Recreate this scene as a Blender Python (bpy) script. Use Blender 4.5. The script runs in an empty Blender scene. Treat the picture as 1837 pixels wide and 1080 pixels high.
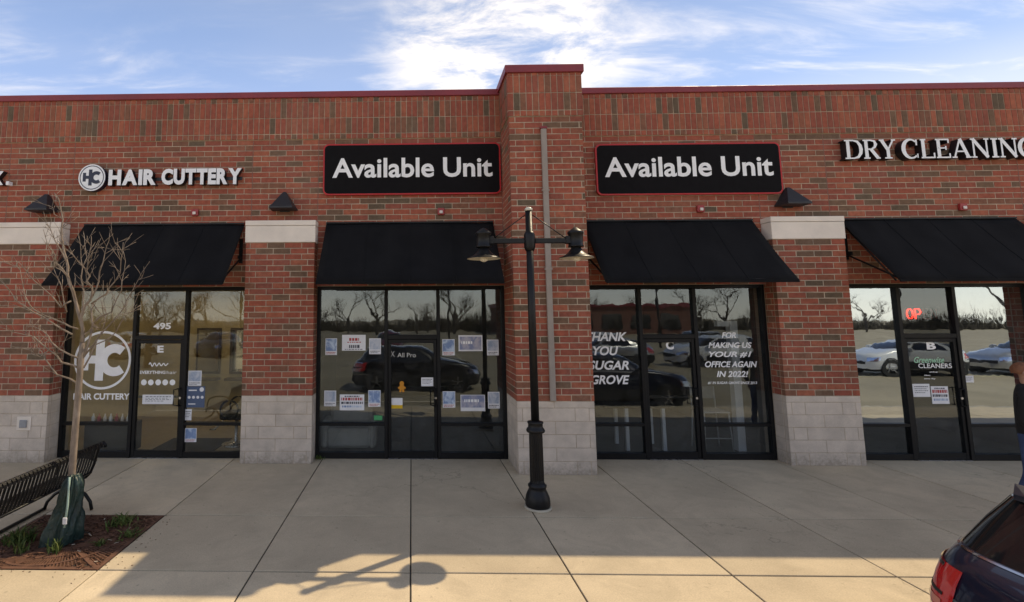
import bpy, bmesh, math, random
from mathutils import Vector, Matrix
R = math.radians
random.seed(7)
scene = bpy.context.scene
col = scene.collection

# ------------------------------------------------------------------ camera
CAM = Vector((0.0, -9.2, 2.4924))
FW = Vector((-0.023872, 0.993558, 0.110783))
RT = Vector((0.999697, 0.024393, -0.003348))
UP = Vector((0.006029, -0.110670, 0.993839))
FPX, CX, CY = 924.25, 715.7, 461.04
cd = bpy.data.cameras.new('camera')
cam = bpy.data.objects.new('camera', cd); col.objects.link(cam)
cam.matrix_world = Matrix(((RT.x, UP.x, -FW.x, CAM.x), (RT.y, UP.y, -FW.y, CAM.y), (RT.z, UP.z, -FW.z, CAM.z), (0, 0, 0, 1)))
cd.sensor_fit = 'HORIZONTAL'; cd.sensor_width = 36.0
cd.lens = FPX / 1837 * 36.0
cd.shift_x = (918.5 - CX) / 1837
cd.shift_y = (CY - 540) / 1837
cd.clip_start = 0.05; cd.clip_end = 2000
scene.camera = cam

# ------------------------------------------------------------------ sky and sun
SUN = Vector((2.61, 2.07, 3.95)).normalized()
world = bpy.data.worlds.new('World'); scene.world = world
world.use_nodes = True
wn = world.node_tree; wn.nodes.clear()
def W(t, **k):
    n = wn.nodes.new(t)
    for a, b in k.items(): setattr(n, a, b)
    return n
def WL(a, b): wn.links.new(a, b)
out = W('ShaderNodeOutputWorld'); bg = W('ShaderNodeBackground')
sky = W('ShaderNodeTexSky', sky_type='NISHITA'); sky.sun_disc = False
sky.sun_elevation = math.asin(SUN.z); sky.sun_rotation = math.atan2(SUN.x, SUN.y)
sky.altitude = 200; sky.air_density = 1.0; sky.dust_density = 0.0; sky.ozone_density = 3.0
tc = W('ShaderNodeTexCoord'); sep = W('ShaderNodeSeparateXYZ'); WL(tc.outputs['Generated'], sep.inputs[0])
zc = W('ShaderNodeMath', operation='MAXIMUM'); WL(sep.outputs[2], zc.inputs[0]); zc.inputs[1].default_value = 0.02
za = W('ShaderNodeMath', operation='ADD'); WL(zc.outputs[0], za.inputs[0]); za.inputs[1].default_value = 0.12
dx = W('ShaderNodeMath', operation='DIVIDE'); WL(sep.outputs[0], dx.inputs[0]); WL(za.outputs[0], dx.inputs[1])
dy = W('ShaderNodeMath', operation='DIVIDE'); WL(sep.outputs[1], dy.inputs[0]); WL(za.outputs[0], dy.inputs[1])
cmb = W('ShaderNodeCombineXYZ'); WL(dx.outputs[0], cmb.inputs[0]); WL(dy.outputs[0], cmb.inputs[1])
def cloud_noise(rot, sc, loc, scale, detail, rough, dist, lo, hi):
    mp = W('ShaderNodeMapping'); mp.inputs['Rotation'].default_value = (0, 0, R(rot)); mp.inputs['Scale'].default_value = sc; mp.inputs['Location'].default_value = loc
    WL(cmb.outputs[0], mp.inputs[0])
    nz = W('ShaderNodeTexNoise'); WL(mp.outputs[0], nz.inputs['Vector'])
    nz.inputs['Scale'].default_value = scale; nz.inputs['Detail'].default_value = detail; nz.inputs['Roughness'].default_value = rough; nz.inputs['Distortion'].default_value = dist
    mr = W('ShaderNodeMapRange', interpolation_type='SMOOTHSTEP'); WL(nz.outputs['Fac'], mr.inputs['Value'])
    mr.inputs['From Min'].default_value = lo; mr.inputs['From Max'].default_value = hi
    return mr.outputs[0]
wisps = cloud_noise(35, (1.0, 2.8, 1), (7.7, 1.9, 0), 1.9, 9, 0.62, 0.45, 0.46, 0.90)
veil = cloud_noise(10, (1, 1.3, 1), (4.6, 6.1, 0), 0.55, 4, 0.5, 0.3, 0.36, 0.78)
# one brighter cloud bank standing behind the tower
pd = W('ShaderNodeVectorMath', operation='DOT_PRODUCT'); WL(tc.outputs['Generated'], pd.inputs[0]); pd.inputs[1].default_value = Vector((0.165, 0.862, 0.480)).normalized()
pm = W('ShaderNodeMapRange', interpolation_type='SMOOTHSTEP'); WL(pd.outputs['Value'], pm.inputs['Value'])
pm.inputs['From Min'].default_value = 0.968; pm.inputs['From Max'].default_value = 1.0
puff = cloud_noise(60, (1.0, 1.5, 1), (0.2, 0.1, 0), 3.4, 10, 0.64, 0.35, 0.35, 0.70)
pg = W('ShaderNodeMath', operation='MULTIPLY'); WL(pm.outputs[0], pg.inputs[0]); pg.inputs[1].default_value = 0.85
pf = W('ShaderNodeMath', operation='MULTIPLY'); WL(pg.outputs[0], pf.inputs[0]); WL(puff, pf.inputs[1])
wv = W('ShaderNodeMath', operation='MULTIPLY'); WL(wisps, wv.inputs[0]); WL(veil, wv.inputs[1])
wv2 = W('ShaderNodeMath', operation='MULTIPLY_ADD'); WL(veil, wv2.inputs[0]); wv2.inputs[1].default_value = 0.10; WL(wv.outputs[0], wv2.inputs[2])
tot = W('ShaderNodeMath', operation='ADD', use_clamp=True); WL(wv2.outputs[0], tot.inputs[0]); WL(pf.outputs[0], tot.inputs[1])
# thin high haze evens the sky out, paler towards the horizon, the same all round
hr_ = W('ShaderNodeValToRGB'); WL(sep.outputs[2], hr_.inputs[0])
for el_, (p_, c_) in zip([hr_.color_ramp.elements[0], hr_.color_ramp.elements[1], hr_.color_ramp.elements.new(0.5)], ((0.0, (6.2, 6.4, 6.6)), (1.0, (0.7, 1.5, 4.0)), (0.36, (0.85, 1.75, 4.2)))):
    el_.position = p_; el_.color = (*c_, 1)
hzm = W('ShaderNodeMix', data_type='RGBA'); hzm.inputs[0].default_value = 0.82; WL(sky.outputs[0], hzm.inputs[6]); WL(hr_.outputs[0], hzm.inputs[7])
mixc = W('ShaderNodeMix', data_type='RGBA'); WL(tot.outputs[0], mixc.inputs[0]); WL(hzm.outputs[2], mixc.inputs[6])
mixc.inputs[7].default_value = (6.4, 6.5, 6.5, 1)
WL(mixc.outputs[2], bg.inputs['Color']); bg.inputs['Strength'].default_value = 0.15
WL(bg.outputs[0], out.inputs[0])

sd = bpy.data.lights.new('sun', 'SUN'); sd.energy = 2.0; sd.angle = R(0.55); sd.color = (1.0, 0.95, 0.83)
sun = bpy.data.objects.new('sun', sd); col.objects.link(sun)
sun.location = (20, 20, 30); sun.rotation_euler = (-SUN).to_track_quat('-Z', 'Y').to_euler()
vs = scene.view_settings
vs.view_transform = 'Standard'; vs.look = 'None'; vs.gamma = 1; vs.use_curve_mapping = False
vs.exposure = 0.84
vs.use_white_balance = True; vs.white_balance_temperature = 8900; vs.white_balance_tint = 11

# ------------------------------------------------------------------ helpers
def at(px, py, Y):
    """world point on the plane y=Y that the photograph shows at (px,py)"""
    d = FW * FPX + RT * (px - CX) - UP * (py - CY)
    return CAM + d * ((Y - CAM.y) / d.y)

def lin(c):
    return tuple(((v / 255) / 12.92 if v / 255 <= 0.04045 else ((v / 255 + 0.055) / 1.055) ** 2.4) for v in c)

class NT:
    def __init__(s, name):
        s.m = bpy.data.materials.new(name); s.m.use_nodes = True
        s.t = s.m.node_tree; s.t.nodes.clear()
        s.out = s.n('ShaderNodeOutputMaterial')
    def n(s, t, **k):
        x = s.t.nodes.new(t)
        for a, b in k.items(): setattr(x, a, b)
        return x
    def l(s, a, b): s.t.links.new(a, b)
    def noise(s, scale, detail=4, rough=0.55, dist=0.0, vec=None, stretch=None):
        if vec is None:
            vec = s.n('ShaderNodeNewGeometry').outputs['Position']
        if stretch:
            mp = s.n('ShaderNodeMapping'); mp.inputs['Scale'].default_value = stretch; s.l(vec, mp.inputs[0]); vec = mp.outputs[0]
        z = s.n('ShaderNodeTexNoise'); s.l(vec, z.inputs['Vector'])
        z.inputs['Scale'].default_value = scale; z.inputs['Detail'].default_value = detail; z.inputs['Roughness'].default_value = rough; z.inputs['Distortion'].default_value = dist
        return z.outputs['Fac']
    def ramp(s, fac, stops, interp='LINEAR'):
        r = s.n('ShaderNodeValToRGB'); r.color_ramp.interpolation = interp
        e = r.color_ramp.elements
        while len(e) < len(stops): e.new(0.5)
        for el, (p, c) in zip(e, stops):
            el.position = p; el.color = (*c, 1) if len(c) == 3 else c
        s.l(fac, r.inputs[0]); return r.outputs[0]
    def rng(s, fac, a, b, c, d):
        m = s.n('ShaderNodeMapRange'); s.l(fac, m.inputs[0])
        for i, v in zip((1, 2, 3, 4), (a, b, c, d)): m.inputs[i].default_value = v
        return m.outputs[0]
    def math(s, op, a, b=None):
        m = s.n('ShaderNodeMath', operation=op)
        for i, v in enumerate((a, b)):
            if v is None: continue
            if isinstance(v, (int, float)): m.inputs[i].default_value = v
            else: s.l(v, m.inputs[i])
        return m.outputs[0]
    def mix(s, fac, a, b, blend='MIX'):
        m = s.n('ShaderNodeMix', data_type='RGBA', blend_type=blend)
        for i, v in ((0, fac), (6, a), (7, b)):
            if isinstance(v, (int, float)): m.inputs[i].default_value = v
            elif isinstance(v, tuple): m.inputs[i].default_value = (*v, 1) if len(v) == 3 else v
            else: s.l(v, m.inputs[i])
        return m.outputs[2]
    def scale(s, colr, f):
        h = s.n('ShaderNodeVectorMath', operation='SCALE')
        s.l(colr, h.inputs[0]) if not isinstance(colr, tuple) else setattr(h.inputs[0], 'default_value', colr)
        s.l(f, h.inputs[3]) if not isinstance(f, (int, float)) else setattr(h.inputs[3], 'default_value', f)
        return h.outputs[0]
    def rand(s):
        a = s.n('ShaderNodeObjectInfo').outputs['Random']; b = s.n('ShaderNodeNewGeometry').outputs['Random Per Island']
        return s.math('FRACT', s.math('ADD', a, b))
    def bump(s, h, strength, dist=0.01):
        b = s.n('ShaderNodeBump'); b.inputs['Strength'].default_value = strength; b.inputs['Distance'].default_value = dist
        s.l(h, b.inputs['Height']); return b.outputs[0]
    def bsdf(s, colr, rough=0.6, metal=0.0, normal=None, spec=0.5, coat=0.0, emit=None, estr=0.0):
        p = s.n('ShaderNodeBsdfPrincipled')
        if isinstance(colr, tuple): p.inputs['Base Color'].default_value = (*colr, 1)
        else: s.l(colr, p.inputs['Base Color'])
        if isinstance(rough, (int, float)): p.inputs['Roughness'].default_value = rough
        else: s.l(rough, p.inputs['Roughness'])
        p.inputs['Metallic'].default_value = metal
        p.inputs['Specular IOR Level'].default_value = spec
        p.inputs['Coat Weight'].default_value = coat
        if normal is not None: s.l(normal, p.inputs['Normal'])
        if emit: p.inputs['Emission Color'].default_value = (*emit, 1); p.inputs['Emission Strength'].default_value = estr
        s.l(p.outputs[0], s.out.inputs[0]); return s.m

def surf(name, c, rough=0.6, metal=0.0, var=0.18, scale=6.0, bump=0.1, fine=60.0, spec=0.5, coat=0.0):
    t = NT(name)
    v = t.math('ADD', t.rng(t.noise(scale, 5), 0.3, 0.7, 1 - var, 1 + var), t.rng(t.noise(fine, 3), 0.3, 0.7, -var * .4, var * .4))
    nb = t.bump(t.noise(fine, 4), bump, 0.004) if bump else None
    rr = t.rng(t.noise(scale * 2, 3), 0.3, 0.7, max(0.02, rough - 0.08), min(1, rough + 0.08))
    return t.bsdf(t.scale(c, v), rr, metal, nb, spec, coat)

def flat(name, c, rough=0.6): return surf(name, c, rough, var=0.06, bump=0.0)

def emissive(name, c, e, strength):
    return NT(name).bsdf(c, 0.5, emit=e, estr=strength)

def glass(name, refl, tint, wav=0.035):
    t = NT(name)
    tr = t.n('ShaderNodeBsdfTransparent'); tr.inputs[0].default_value = (*tint, 1)
    gl = t.n('ShaderNodeBsdfAnisotropic'); gl.inputs['Color'].default_value = (0.72, 0.86, 1.0, 1); gl.inputs['Roughness'].default_value = 0.012
    oi = t.n('ShaderNodeObjectInfo'); pv = t.n('ShaderNodeVectorMath', operation='ADD'); t.l(t.n('ShaderNodeNewGeometry').outputs['Position'], pv.inputs[0]); t.l(oi.outputs['Random'], pv.inputs[1])
    b = t.bump(t.noise(1.1, 3, .6, vec=pv.outputs[0]), wav, 0.05)
    t.l(b, gl.inputs['Normal'])
    fr = t.n('ShaderNodeFresnel'); fr.inputs[0].default_value = 1.5
    front = t.math('SUBTRACT', 1.0, t.n('ShaderNodeNewGeometry').outputs['Backfacing'])      # the far face of the pane only lets light through
    f = t.math('MULTIPLY', t.math('ADD', fr.outputs[0], refl - 0.04), front)
    # thin film of dust and wiping marks
    mx = t.n('ShaderNodeMixShader'); t.l(f, mx.inputs[0]); t.l(tr.outputs[0], mx.inputs[1]); t.l(gl.outputs[0], mx.inputs[2])
    df = t.n('ShaderNodeBsdfDiffuse'); df.inputs[0].default_value = (0.5, 0.5, 0.48, 1)
    mx2 = t.n('ShaderNodeMixShader'); t.l(t.math('MULTIPLY', front, t.rng(t.noise(5, 6, 0.7), 0.45, 0.8, 0.006, 0.07)), mx2.inputs[0]); t.l(mx.outputs[0], mx2.inputs[1]); t.l(df.outputs[0], mx2.inputs[2])
    t.l(mx2.outputs[0], t.out.inputs[0]); return t.m

ORG = {}
def org(p): return ORG[p.name] if p else Vector((0, 0, 0))

class MB:
    """collects shapes in world coordinates; build() links them as one mesh object"""
    def __init__(s): s.v = []; s.f = []; s.mi = []; s.sm = []
    def add(s, vs, fs, mi=0, smooth=False):
        o = len(s.v); s.v += [tuple(v) for v in vs]
        for f in fs: s.f.append([i + o for i in f]); s.mi.append(mi); s.sm.append(smooth)
        return s
    def box(s, x0, x1, y0, y1, z0, z1, mi=0, ch=0.0):
        if ch <= 0:
            v = [(x0, y0, z0), (x1, y0, z0), (x1, y1, z0), (x0, y1, z0), (x0, y0, z1), (x1, y0, z1), (x1, y1, z1), (x0, y1, z1)]
            return s.add(v, [(0, 3, 2, 1), (4, 5, 6, 7), (0, 1, 5, 4), (1, 2, 6, 5), (2, 3, 7, 6), (3, 0, 4, 7)], mi)
        bm = bmesh.new(); bmesh.ops.create_cube(bm, size=1)
        for q in bm.verts: q.co = Vector(((x0 + x1) / 2 + q.co.x * (x1 - x0), (y0 + y1) / 2 + q.co.y * (y1 - y0), (z0 + z1) / 2 + q.co.z * (z1 - z0)))
        bmesh.ops.bevel(bm, geom=bm.edges[:] , offset=ch, segments=1, affect='EDGES')
        bm.verts.index_update(); s.add([q.co for q in bm.verts], [[q.index for q in f.verts] for f in bm.faces], mi); bm.free(); return s
    def tube(s, pts, rad, n=8, mi=0, cap=True, smooth=True):
        pts = [Vector(p) for p in pts]; k = len(pts)
        rr = rad if isinstance(rad, (list, tuple)) else [rad] * k
        vs = []; fs = []; ref = None
        for i, p in enumerate(pts):
            d = (pts[min(i + 1, k - 1)] - pts[max(i - 1, 0)])
            if d.length < 1e-9: d = Vector((0, 0, 1))
            d.normalize()
            if ref is None: ref = Vector((0, 0, 1)) if abs(d.z) < 0.9 else Vector((1, 0, 0))
            a = d.cross(ref); a = a.normalized() if a.length > 1e-6 else Vector((1, 0, 0)); b = d.cross(a).normalized(); ref = b.cross(d) if False else ref
            for j in range(n):
                t = 2 * math.pi * j / n; vs.append(p + (a * math.cos(t) + b * math.sin(t)) * rr[i])
        for i in range(k - 1):
            for j in range(n):
                j2 = (j + 1) % n; fs.append((i * n + j, i * n + j2, (i + 1) * n + j2, (i + 1) * n + j))
        s.add(vs, fs, mi, smooth)
        if cap:
            s.add(vs[:n], [tuple(range(n))], mi); s.add(vs[-n:], [tuple(range(n))[::-1]], mi)
        return s
    def bar(s, p, q, w, h, mi=0):
        """square bar from p to q: w across, h the other way"""
        p = Vector(p); q = Vector(q); d = (q - p).normalized()
        up = Vector((0, 0, 1)) if abs(d.z) < 0.95 else Vector((0, 1, 0))
        a = d.cross(up).normalized() * w / 2; b = a.normalized().cross(d) * h / 2
        v = [e + sa * a + sb * b for e in (p, q) for sa, sb in ((-1, -1), (1, -1), (1, 1), (-1, 1))]
        return s.add(v, [(0, 3, 2, 1), (4, 5, 6, 7), (0, 1, 5, 4), (1, 2, 6, 5), (2, 3, 7, 6), (3, 0, 4, 7)], mi)
    def lathe(s, cx, cy, prof, n=24, mi=0, smooth=True, cap=True):
        vs = []; fs = []
        for r_, z in prof:
            for j in range(n):
                t = 2 * math.pi * j / n; vs.append((cx + r_ * math.cos(t), cy + r_ * math.sin(t), z))
        for i in range(len(prof) - 1):
            for j in range(n):
                j2 = (j + 1) % n; fs.append((i * n + j, i * n + j2, (i + 1) * n + j2, (i + 1) * n + j))
        s.add(vs, fs, mi, smooth)
        if cap:
            s.add(vs[:n], [tuple(range(n))[::-1]], mi); s.add(vs[-n:], [tuple(range(n))], mi)
        return s
    def disc_y(s, cx, cz, r0, r1, y0, y1, n=40, mi=0, mis=None):
        """ring (or disc when r0=0) facing -Y between y0 (front) and y1"""
        vs = []; fs = []; fs2 = []
        for j in range(n):
            t = 2 * math.pi * j / n; c, q = math.cos(t), math.sin(t)
            vs += [(cx + r1 * c, y0, cz + r1 * q), (cx + r1 * c, y1, cz + r1 * q), (cx + r0 * c, y0, cz + r0 * q), (cx + r0 * c, y1, cz + r0 * q)]
        if r0 > 0:
            for j in range(n):
                a = 4 * j; b = 4 * ((j + 1) % n)
                fs += [(a, a + 2, b + 2, b), (a + 1, b + 1, b + 3, a + 3)]
                fs2 += [(a, b, b + 1, a + 1), (a + 2, a + 3, b + 3, b + 2)]
        else:
            fs += [tuple(4 * j for j in range(n))[::-1], tuple(4 * j + 1 for j in range(n))]
            fs2 += [(4 * j, 4 * ((j + 1) % n), 4 * ((j + 1) % n) + 1, 4 * j + 1) for j in range(n)]
        s.add(vs, fs, mi); s.add(vs, fs2, mi if mis is None else mis); return s
    def build(s, name, mat, parent=None, recalc=True):
        o0 = org(parent)
        me = bpy.data.meshes.new(name)
        me.from_pydata([(v[0] - o0.x, v[1] - o0.y, v[2] - o0.z) for v in s.v], [], s.f)
        mats = mat if isinstance(mat, (list, tuple)) else [mat]
        for m in mats: me.materials.append(m)
        me.polygons.foreach_set('material_index', s.mi); me.polygons.foreach_set('use_smooth', s.sm)
        if recalc:
            bm = bmesh.new(); bm.from_mesh(me); bmesh.ops.remove_doubles(bm, verts=bm.verts, dist=1e-5)
            bmesh.ops.recalc_face_normals(bm, faces=bm.faces); bm.to_mesh(me); bm.free()
        me.update()
        return put(name, me, parent)

def put(name, me, parent=None, loc=None):
    o = bpy.data.objects.new(name, me); col.objects.link(o)
    if parent: o.parent = parent
    if loc is not None: o.location = Vector(loc) - org(parent); ORG[o.name] = Vector(loc)
    else: ORG[o.name] = org(parent)
    return o
def thing(name, label, cat, loc=(0, 0, 0), group=None):
    o = bpy.data.objects.new(name, None); col.objects.link(o); o.location = loc; o.empty_display_size = 0.2
    ORG[o.name] = Vector(loc); o['label'] = label; o['category'] = cat
    if group: o['group'] = group
    return o
def tag(o, label, cat, group=None):
    o['label'] = label; o['category'] = cat
    if group: o['group'] = group
    return o
def kind(o, k): o['kind'] = k; return o
def copy_tree(o, parent=None):
    c = o.copy(); col.objects.link(c); c.parent = parent; ORG[c.name] = ORG[o.name].copy()
    for ch in list(o.children): copy_tree(ch, c)
    return c

# ---- lettering
def text_data(s, offset=0.0, extrude=0.0, shear=0.0):
    cu = bpy.data.curves.new('t', 'FONT'); cu.body = s; cu.size = 1; cu.offset = offset; cu.extrude = extrude; cu.shear = shear; cu.resolution_u = 4
    ob = bpy.data.objects.new('t', cu); col.objects.link(ob)
    dg = bpy.context.evaluated_depsgraph_get(); dg.update()
    me = bpy.data.meshes.new_from_object(ob.evaluated_get(dg))
    vs = [v.co.copy() for v in me.vertices]; fs = [list(p.vertices) for p in me.polygons]; nz = [p.normal.z for p in me.polygons]
    bpy.data.objects.remove(ob); bpy.data.curves.remove(cu); bpy.data.meshes.remove(me)
    return vs, fs, nz
def text_box(mb, s, x0, x1, z0, z1, y, depth=0.0, offset=0.02, shear=0.0, mi=0, mis=None, keep=False):
    """fit text s into the rectangle on the wall plane; front at y, body reaching back to y+depth"""
    vs, fs, nz = text_data(s, offset, 0.5 if depth else 0.0, shear)
    ax = min(v.x for v in vs); bx = max(v.x for v in vs); ay = min(v.y for v in vs); by = max(v.y for v in vs)
    sx = (x1 - x0) / (bx - ax); sz = (z1 - z0) / (by - ay)
    if keep: sx = sz; x0 = (x0 + x1) / 2 - sx * (bx - ax) / 2
    P = [(x0 + (v.x - ax) * sx, y + (0.5 - v.z) * depth if depth else y, z0 + (v.y - ay) * sz) for v in vs]
    front = [f for f, n in zip(fs, nz) if abs(n) > .5]; side = [f for f, n in zip(fs, nz) if abs(n) <= .5]
    mb.add(P, front, mi)
    if side: mb.add(P, side, mi if mis is None else mis)
    return mb
def px_box(px0, py0, px1, py1, Y):
    a = at(px0, py1, Y); b = at(px1, py0, Y); return a.x, b.x, a.z, b.z

# ------------------------------------------------------------------ materials
def brick_material():
    t = NT('red_brick')
    r = t.rand()
    base = t.ramp(r, [(0.0, (0.355, 0.094, 0.058)), (0.22, (0.320, 0.086, 0.056)), (0.42, (0.385, 0.116, 0.068)), (0.58, (0.295, 0.086, 0.058)),
                      (0.72, (0.310, 0.106, 0.064)), (0.80, (0.240, 0.102, 0.064)), (0.87, (0.178, 0.102, 0.066)), (0.94, (0.138, 0.094, 0.062)), (0.975, (0.190, 0.108, 0.068))], 'CONSTANT')
    v = t.math('ADD', t.rng(t.noise(14, 5, 0.6), 0.3, 0.7, 0.80, 1.20), t.rng(t.noise(120, 3), 0.3, 0.7, -0.10, 0.10))
    streak = t.rng(t.noise(1.2, 4, 0.6, stretch=(1, 1, .25)), 0.3, 0.75, 1.08, 0.82)
    n = t.bump(t.noise(90, 5, 0.65), 0.35, 0.004)
    dust = t.rng(t.noise(40, 4, 0.7), 0.55, 0.8, 0.0, 0.25)
    c = t.scale(t.scale(base, v), streak)
    bloom = t.math('MULTIPLY', t.rng(t.noise(0.7, 6, 0.65, 0.5), 0.52, 0.80, 0.0, 0.30), t.rng(t.noise(30, 3), 0.35, 0.7, 0.3, 1.0))
    return t.bsdf(t.mix(bloom, t.mix(dust, c, (0.30, 0.20, 0.15)), (0.42, 0.33, 0.27)), 0.85, 0, n, 0.3)
M = {}
M['brick'] = brick_material()
M['mortar'] = surf('mortar', (0.43, 0.335, 0.25), 0.95, var=0.30, scale=3.5, bump=0.4, fine=140)
def block_material():
    t = NT('split_concrete_block')
    v = t.math('ADD', t.rng(t.noise(5, 5), 0.3, 0.7, 0.84, 1.10), t.rng(t.noise(160, 2), 0.3, 0.7, -0.10, 0.10))
    rr = t.rng(t.rand(), 0, 1, 0.93, 1.06)
    grime = t.rng(t.noise(2.2, 5, 0.65, stretch=(1, 1, .5)), 0.45, 0.8, 0.0, 0.30)
    n = t.bump(t.noise(130, 4, 0.7), 0.5, 0.005)
    sp = t.n('ShaderNodeSeparateXYZ'); t.l(t.n('ShaderNodeNewGeometry').outputs['Position'], sp.inputs[0])
    splash = t.math('MULTIPLY', t.rng(t.math('ADD', sp.outputs[2], t.rng(t.noise(6, 5, .7), .3, .7, -.12, .12)), .02, .24, .75, 0.0), t.rng(t.noise(25, 4), .3, .6, .3, 1))
    c0 = t.mix(grime, t.scale(t.scale((0.62, 0.53, 0.45), v), rr), (0.44, 0.37, 0.31))
    return t.bsdf(t.mix(splash, c0, (0.30, 0.25, 0.20)), 0.95, 0, n, 0.2)
M['block'] = block_material()
M['stone'] = surf('limestone', (0.80, 0.71, 0.62), 0.85, var=0.08, scale=3, bump=0.15, fine=110)
M['coping'] = surf('oxblood_metal_coping', (0.25, 0.030, 0.040), 0.5, var=0.14, scale=2.2, bump=0.04, fine=20)
M['caulk'] = flat('pinkish_caulk', (0.26, 0.13, 0.10), 0.8)
def concrete_material(name, c):
    t = NT(name)
    v = t.math('ADD', t.rng(t.noise(0.8, 7, 0.65), 0.3, 0.7, 0.82, 1.10), t.rng(t.noise(70, 3), 0.35, 0.65, -0.08, 0.08))
    rr = t.rng(t.rand(), 0, 1, 0.84, 1.06)
    stain = t.rng(t.noise(1.7, 8, 0.72, 0.7), 0.47, 0.72, 0.0, 0.60)
    spots = t.rng(t.noise(15, 2, 0.4), 0.685, 0.74, 0.0, 0.45)
    gum = t.n('ShaderNodeTexVoronoi'); gum.inputs['Scale'].default_value = 2.3; t.l(t.n('ShaderNodeNewGeometry').outputs['Position'], gum.inputs['Vector'])
    g = t.rng(gum.outputs['Distance'], 0.025, 0.05, 0.5, 0.0)
    w = t.n('ShaderNodeTexVoronoi', feature='DISTANCE_TO_EDGE'); w.inputs['Scale'].default_value = 0.33
    wp = t.n('ShaderNodeVectorMath', operation='ADD'); ps = t.n('ShaderNodeNewGeometry').outputs['Position']; t.l(ps, wp.inputs[0])
    nz = t.n('ShaderNodeTexNoise'); nz.inputs['Scale'].default_value = 2.2; nz.inputs['Detail'].default_value = 6; t.l(ps, nz.inputs['Vector']); t.l(nz.outputs['Color'], wp.inputs[1]); t.l(wp.outputs[0], w.inputs['Vector'])
    crack = t.math('MULTIPLY', t.rng(w.outputs['Distance'], 0.0, 0.005, 0.55, 0.0), t.rng(t.noise(0.35, 2), 0.52, 0.6, 0, 1))
    c1 = t.mix(stain, t.scale(t.scale(c, v), rr), tuple(x * .64 for x in c))
    c2 = t.mix(spots, c1, tuple(x * .50 for x in c))
    c3 = t.mix(t.math('MAXIMUM', g, crack), c2, tuple(x * .38 for x in c))
    n = t.bump(t.noise(180, 4, 0.7), 0.25, 0.003)
    return t.bsdf(c3, 0.9, 0, n, 0.25)
M['concrete'] = concrete_material('broom_finished_concrete', (0.67, 0.545, 0.385))
M['kerb'] = concrete_material('kerb_concrete', (0.53, 0.47, 0.37))
M['joint'] = flat('dark_joint_filler', (0.05, 0.042, 0.035), 0.95)
def asphalt_material():
    t = NT('weathered_asphalt')
    v = t.math('ADD', t.rng(t.noise(0.25, 6, 0.6), 0.3, 0.7, 0.8, 1.2), t.rng(t.noise(90, 3), 0.3, 0.7, -0.12, 0.12))
    return t.bsdf(t.scale((0.37, 0.31, 0.215), v), 0.92, 0, t.bump(t.noise(120, 3), 0.4, 0.006), 0.25)
M['asphalt'] = asphalt_material()
M['line'] = surf('worn_road_paint', (0.55, 0.50, 0.30), 0.8, var=0.25, scale=8)
M['frame'] = surf('black_anodised_aluminium', (0.007, 0.007, 0.008), 0.5, 0.0, var=0.2, scale=3, bump=0.02, spec=.25)
M['awning'] = None
def awning_material():
    t = NT('black_navy_canvas')
    v = t.rng(t.noise(2.2, 5), 0.3, 0.7, 0.75, 1.35)
    g = t.n('ShaderNodeNewGeometry').outputs['Position']
    wv = t.noise(420, 1, vec=g)
    fade = t.rng(t.noise(0.8, 5, 0.6, stretch=(2.5, .6, .6)), 0.45, 0.8, 0.0, 0.5)
    return t.bsdf(t.mix(fade, t.scale((0.0070, 0.0070, 0.0080), v), (0.0170, 0.0165, 0.0170)), 0.92, 0, t.bump(wv, 0.15, 0.002), 0.2)
M['awning'] = awning_material()
M['black_metal'] = surf('black_painted_metal', (0.008, 0.008, 0.009), 0.42, 0.0, var=0.25, scale=12, bump=0.06, fine=90, spec=0.3)
M['dark_bronze'] = surf('dark_bronze_metal', (0.020, 0.020, 0.024), 0.5, 0.0, var=0.2, scale=9)
M['galv'] = surf('grey_conduit_paint', (0.32, 0.27, 0.235), 0.7, 0, var=0.10, scale=5)
M['reflector'] = surf('cream_enamel', (0.62, 0.58, 0.48), 0.35, var=0.06, scale=9, bump=0)
M['bulb'] = surf('frosted_bulb', (0.75, 0.70, 0.60), 0.25, var=0.04, bump=0)
M['white'] = flat('white_acrylic', (0.86, 0.87, 0.89), 0.35)
M['white_vinyl'] = flat('white_vinyl', (0.90, 0.90, 0.90), 0.5)
M['letter_side'] = flat('black_letter_return', (0.012, 0.012, 0.016), 0.4)
M['navy'] = flat('navy_vinyl', (0.012, 0.016, 0.045), 0.4)
M['sign_black'] = surf('black_sign_panel', (0.009, 0.008, 0.009), 0.75, var=.05, bump=0, spec=.1)
M['sign_red'] = flat('red_sign_edge', (0.50, 0.004, 0.006), 0.4)
M['strobe_red'] = flat('red_alarm_plastic', (0.36, 0.035, 0.035), 0.4)
M['lens'] = flat('clear_lens', (0.70, 0.62, 0.58), 0.2)
M['paper'] = flat('white_paper', (0.78, 0.78, 0.80), 0.7)
M['ink'] = flat('dark_ink', (0.06, 0.06, 0.08), 0.7)
M['red_ink'] = flat('red_ink', (0.45, 0.06, 0.06), 0.7)
M['steel'] = surf('brushed_steel', (0.55, 0.55, 0.56), 0.3, 0.9, var=0.08, bump=0)
M['glass_salon'] = glass('lightly_tinted_shop_glass', 0.11, (0.92, 0.93, 0.90))
M['glass_mid'] = glass('grey_shop_glass', 0.13, (0.80, 0.82, 0.82))
M['glass_dark'] = glass('dark_door_glass', 0.13, (0.65, 0.66, 0.66))
M['glass_mirror'] = glass('mirror_tinted_shop_glass', 0.52, (0.55, 0.57, 0.57))

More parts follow.
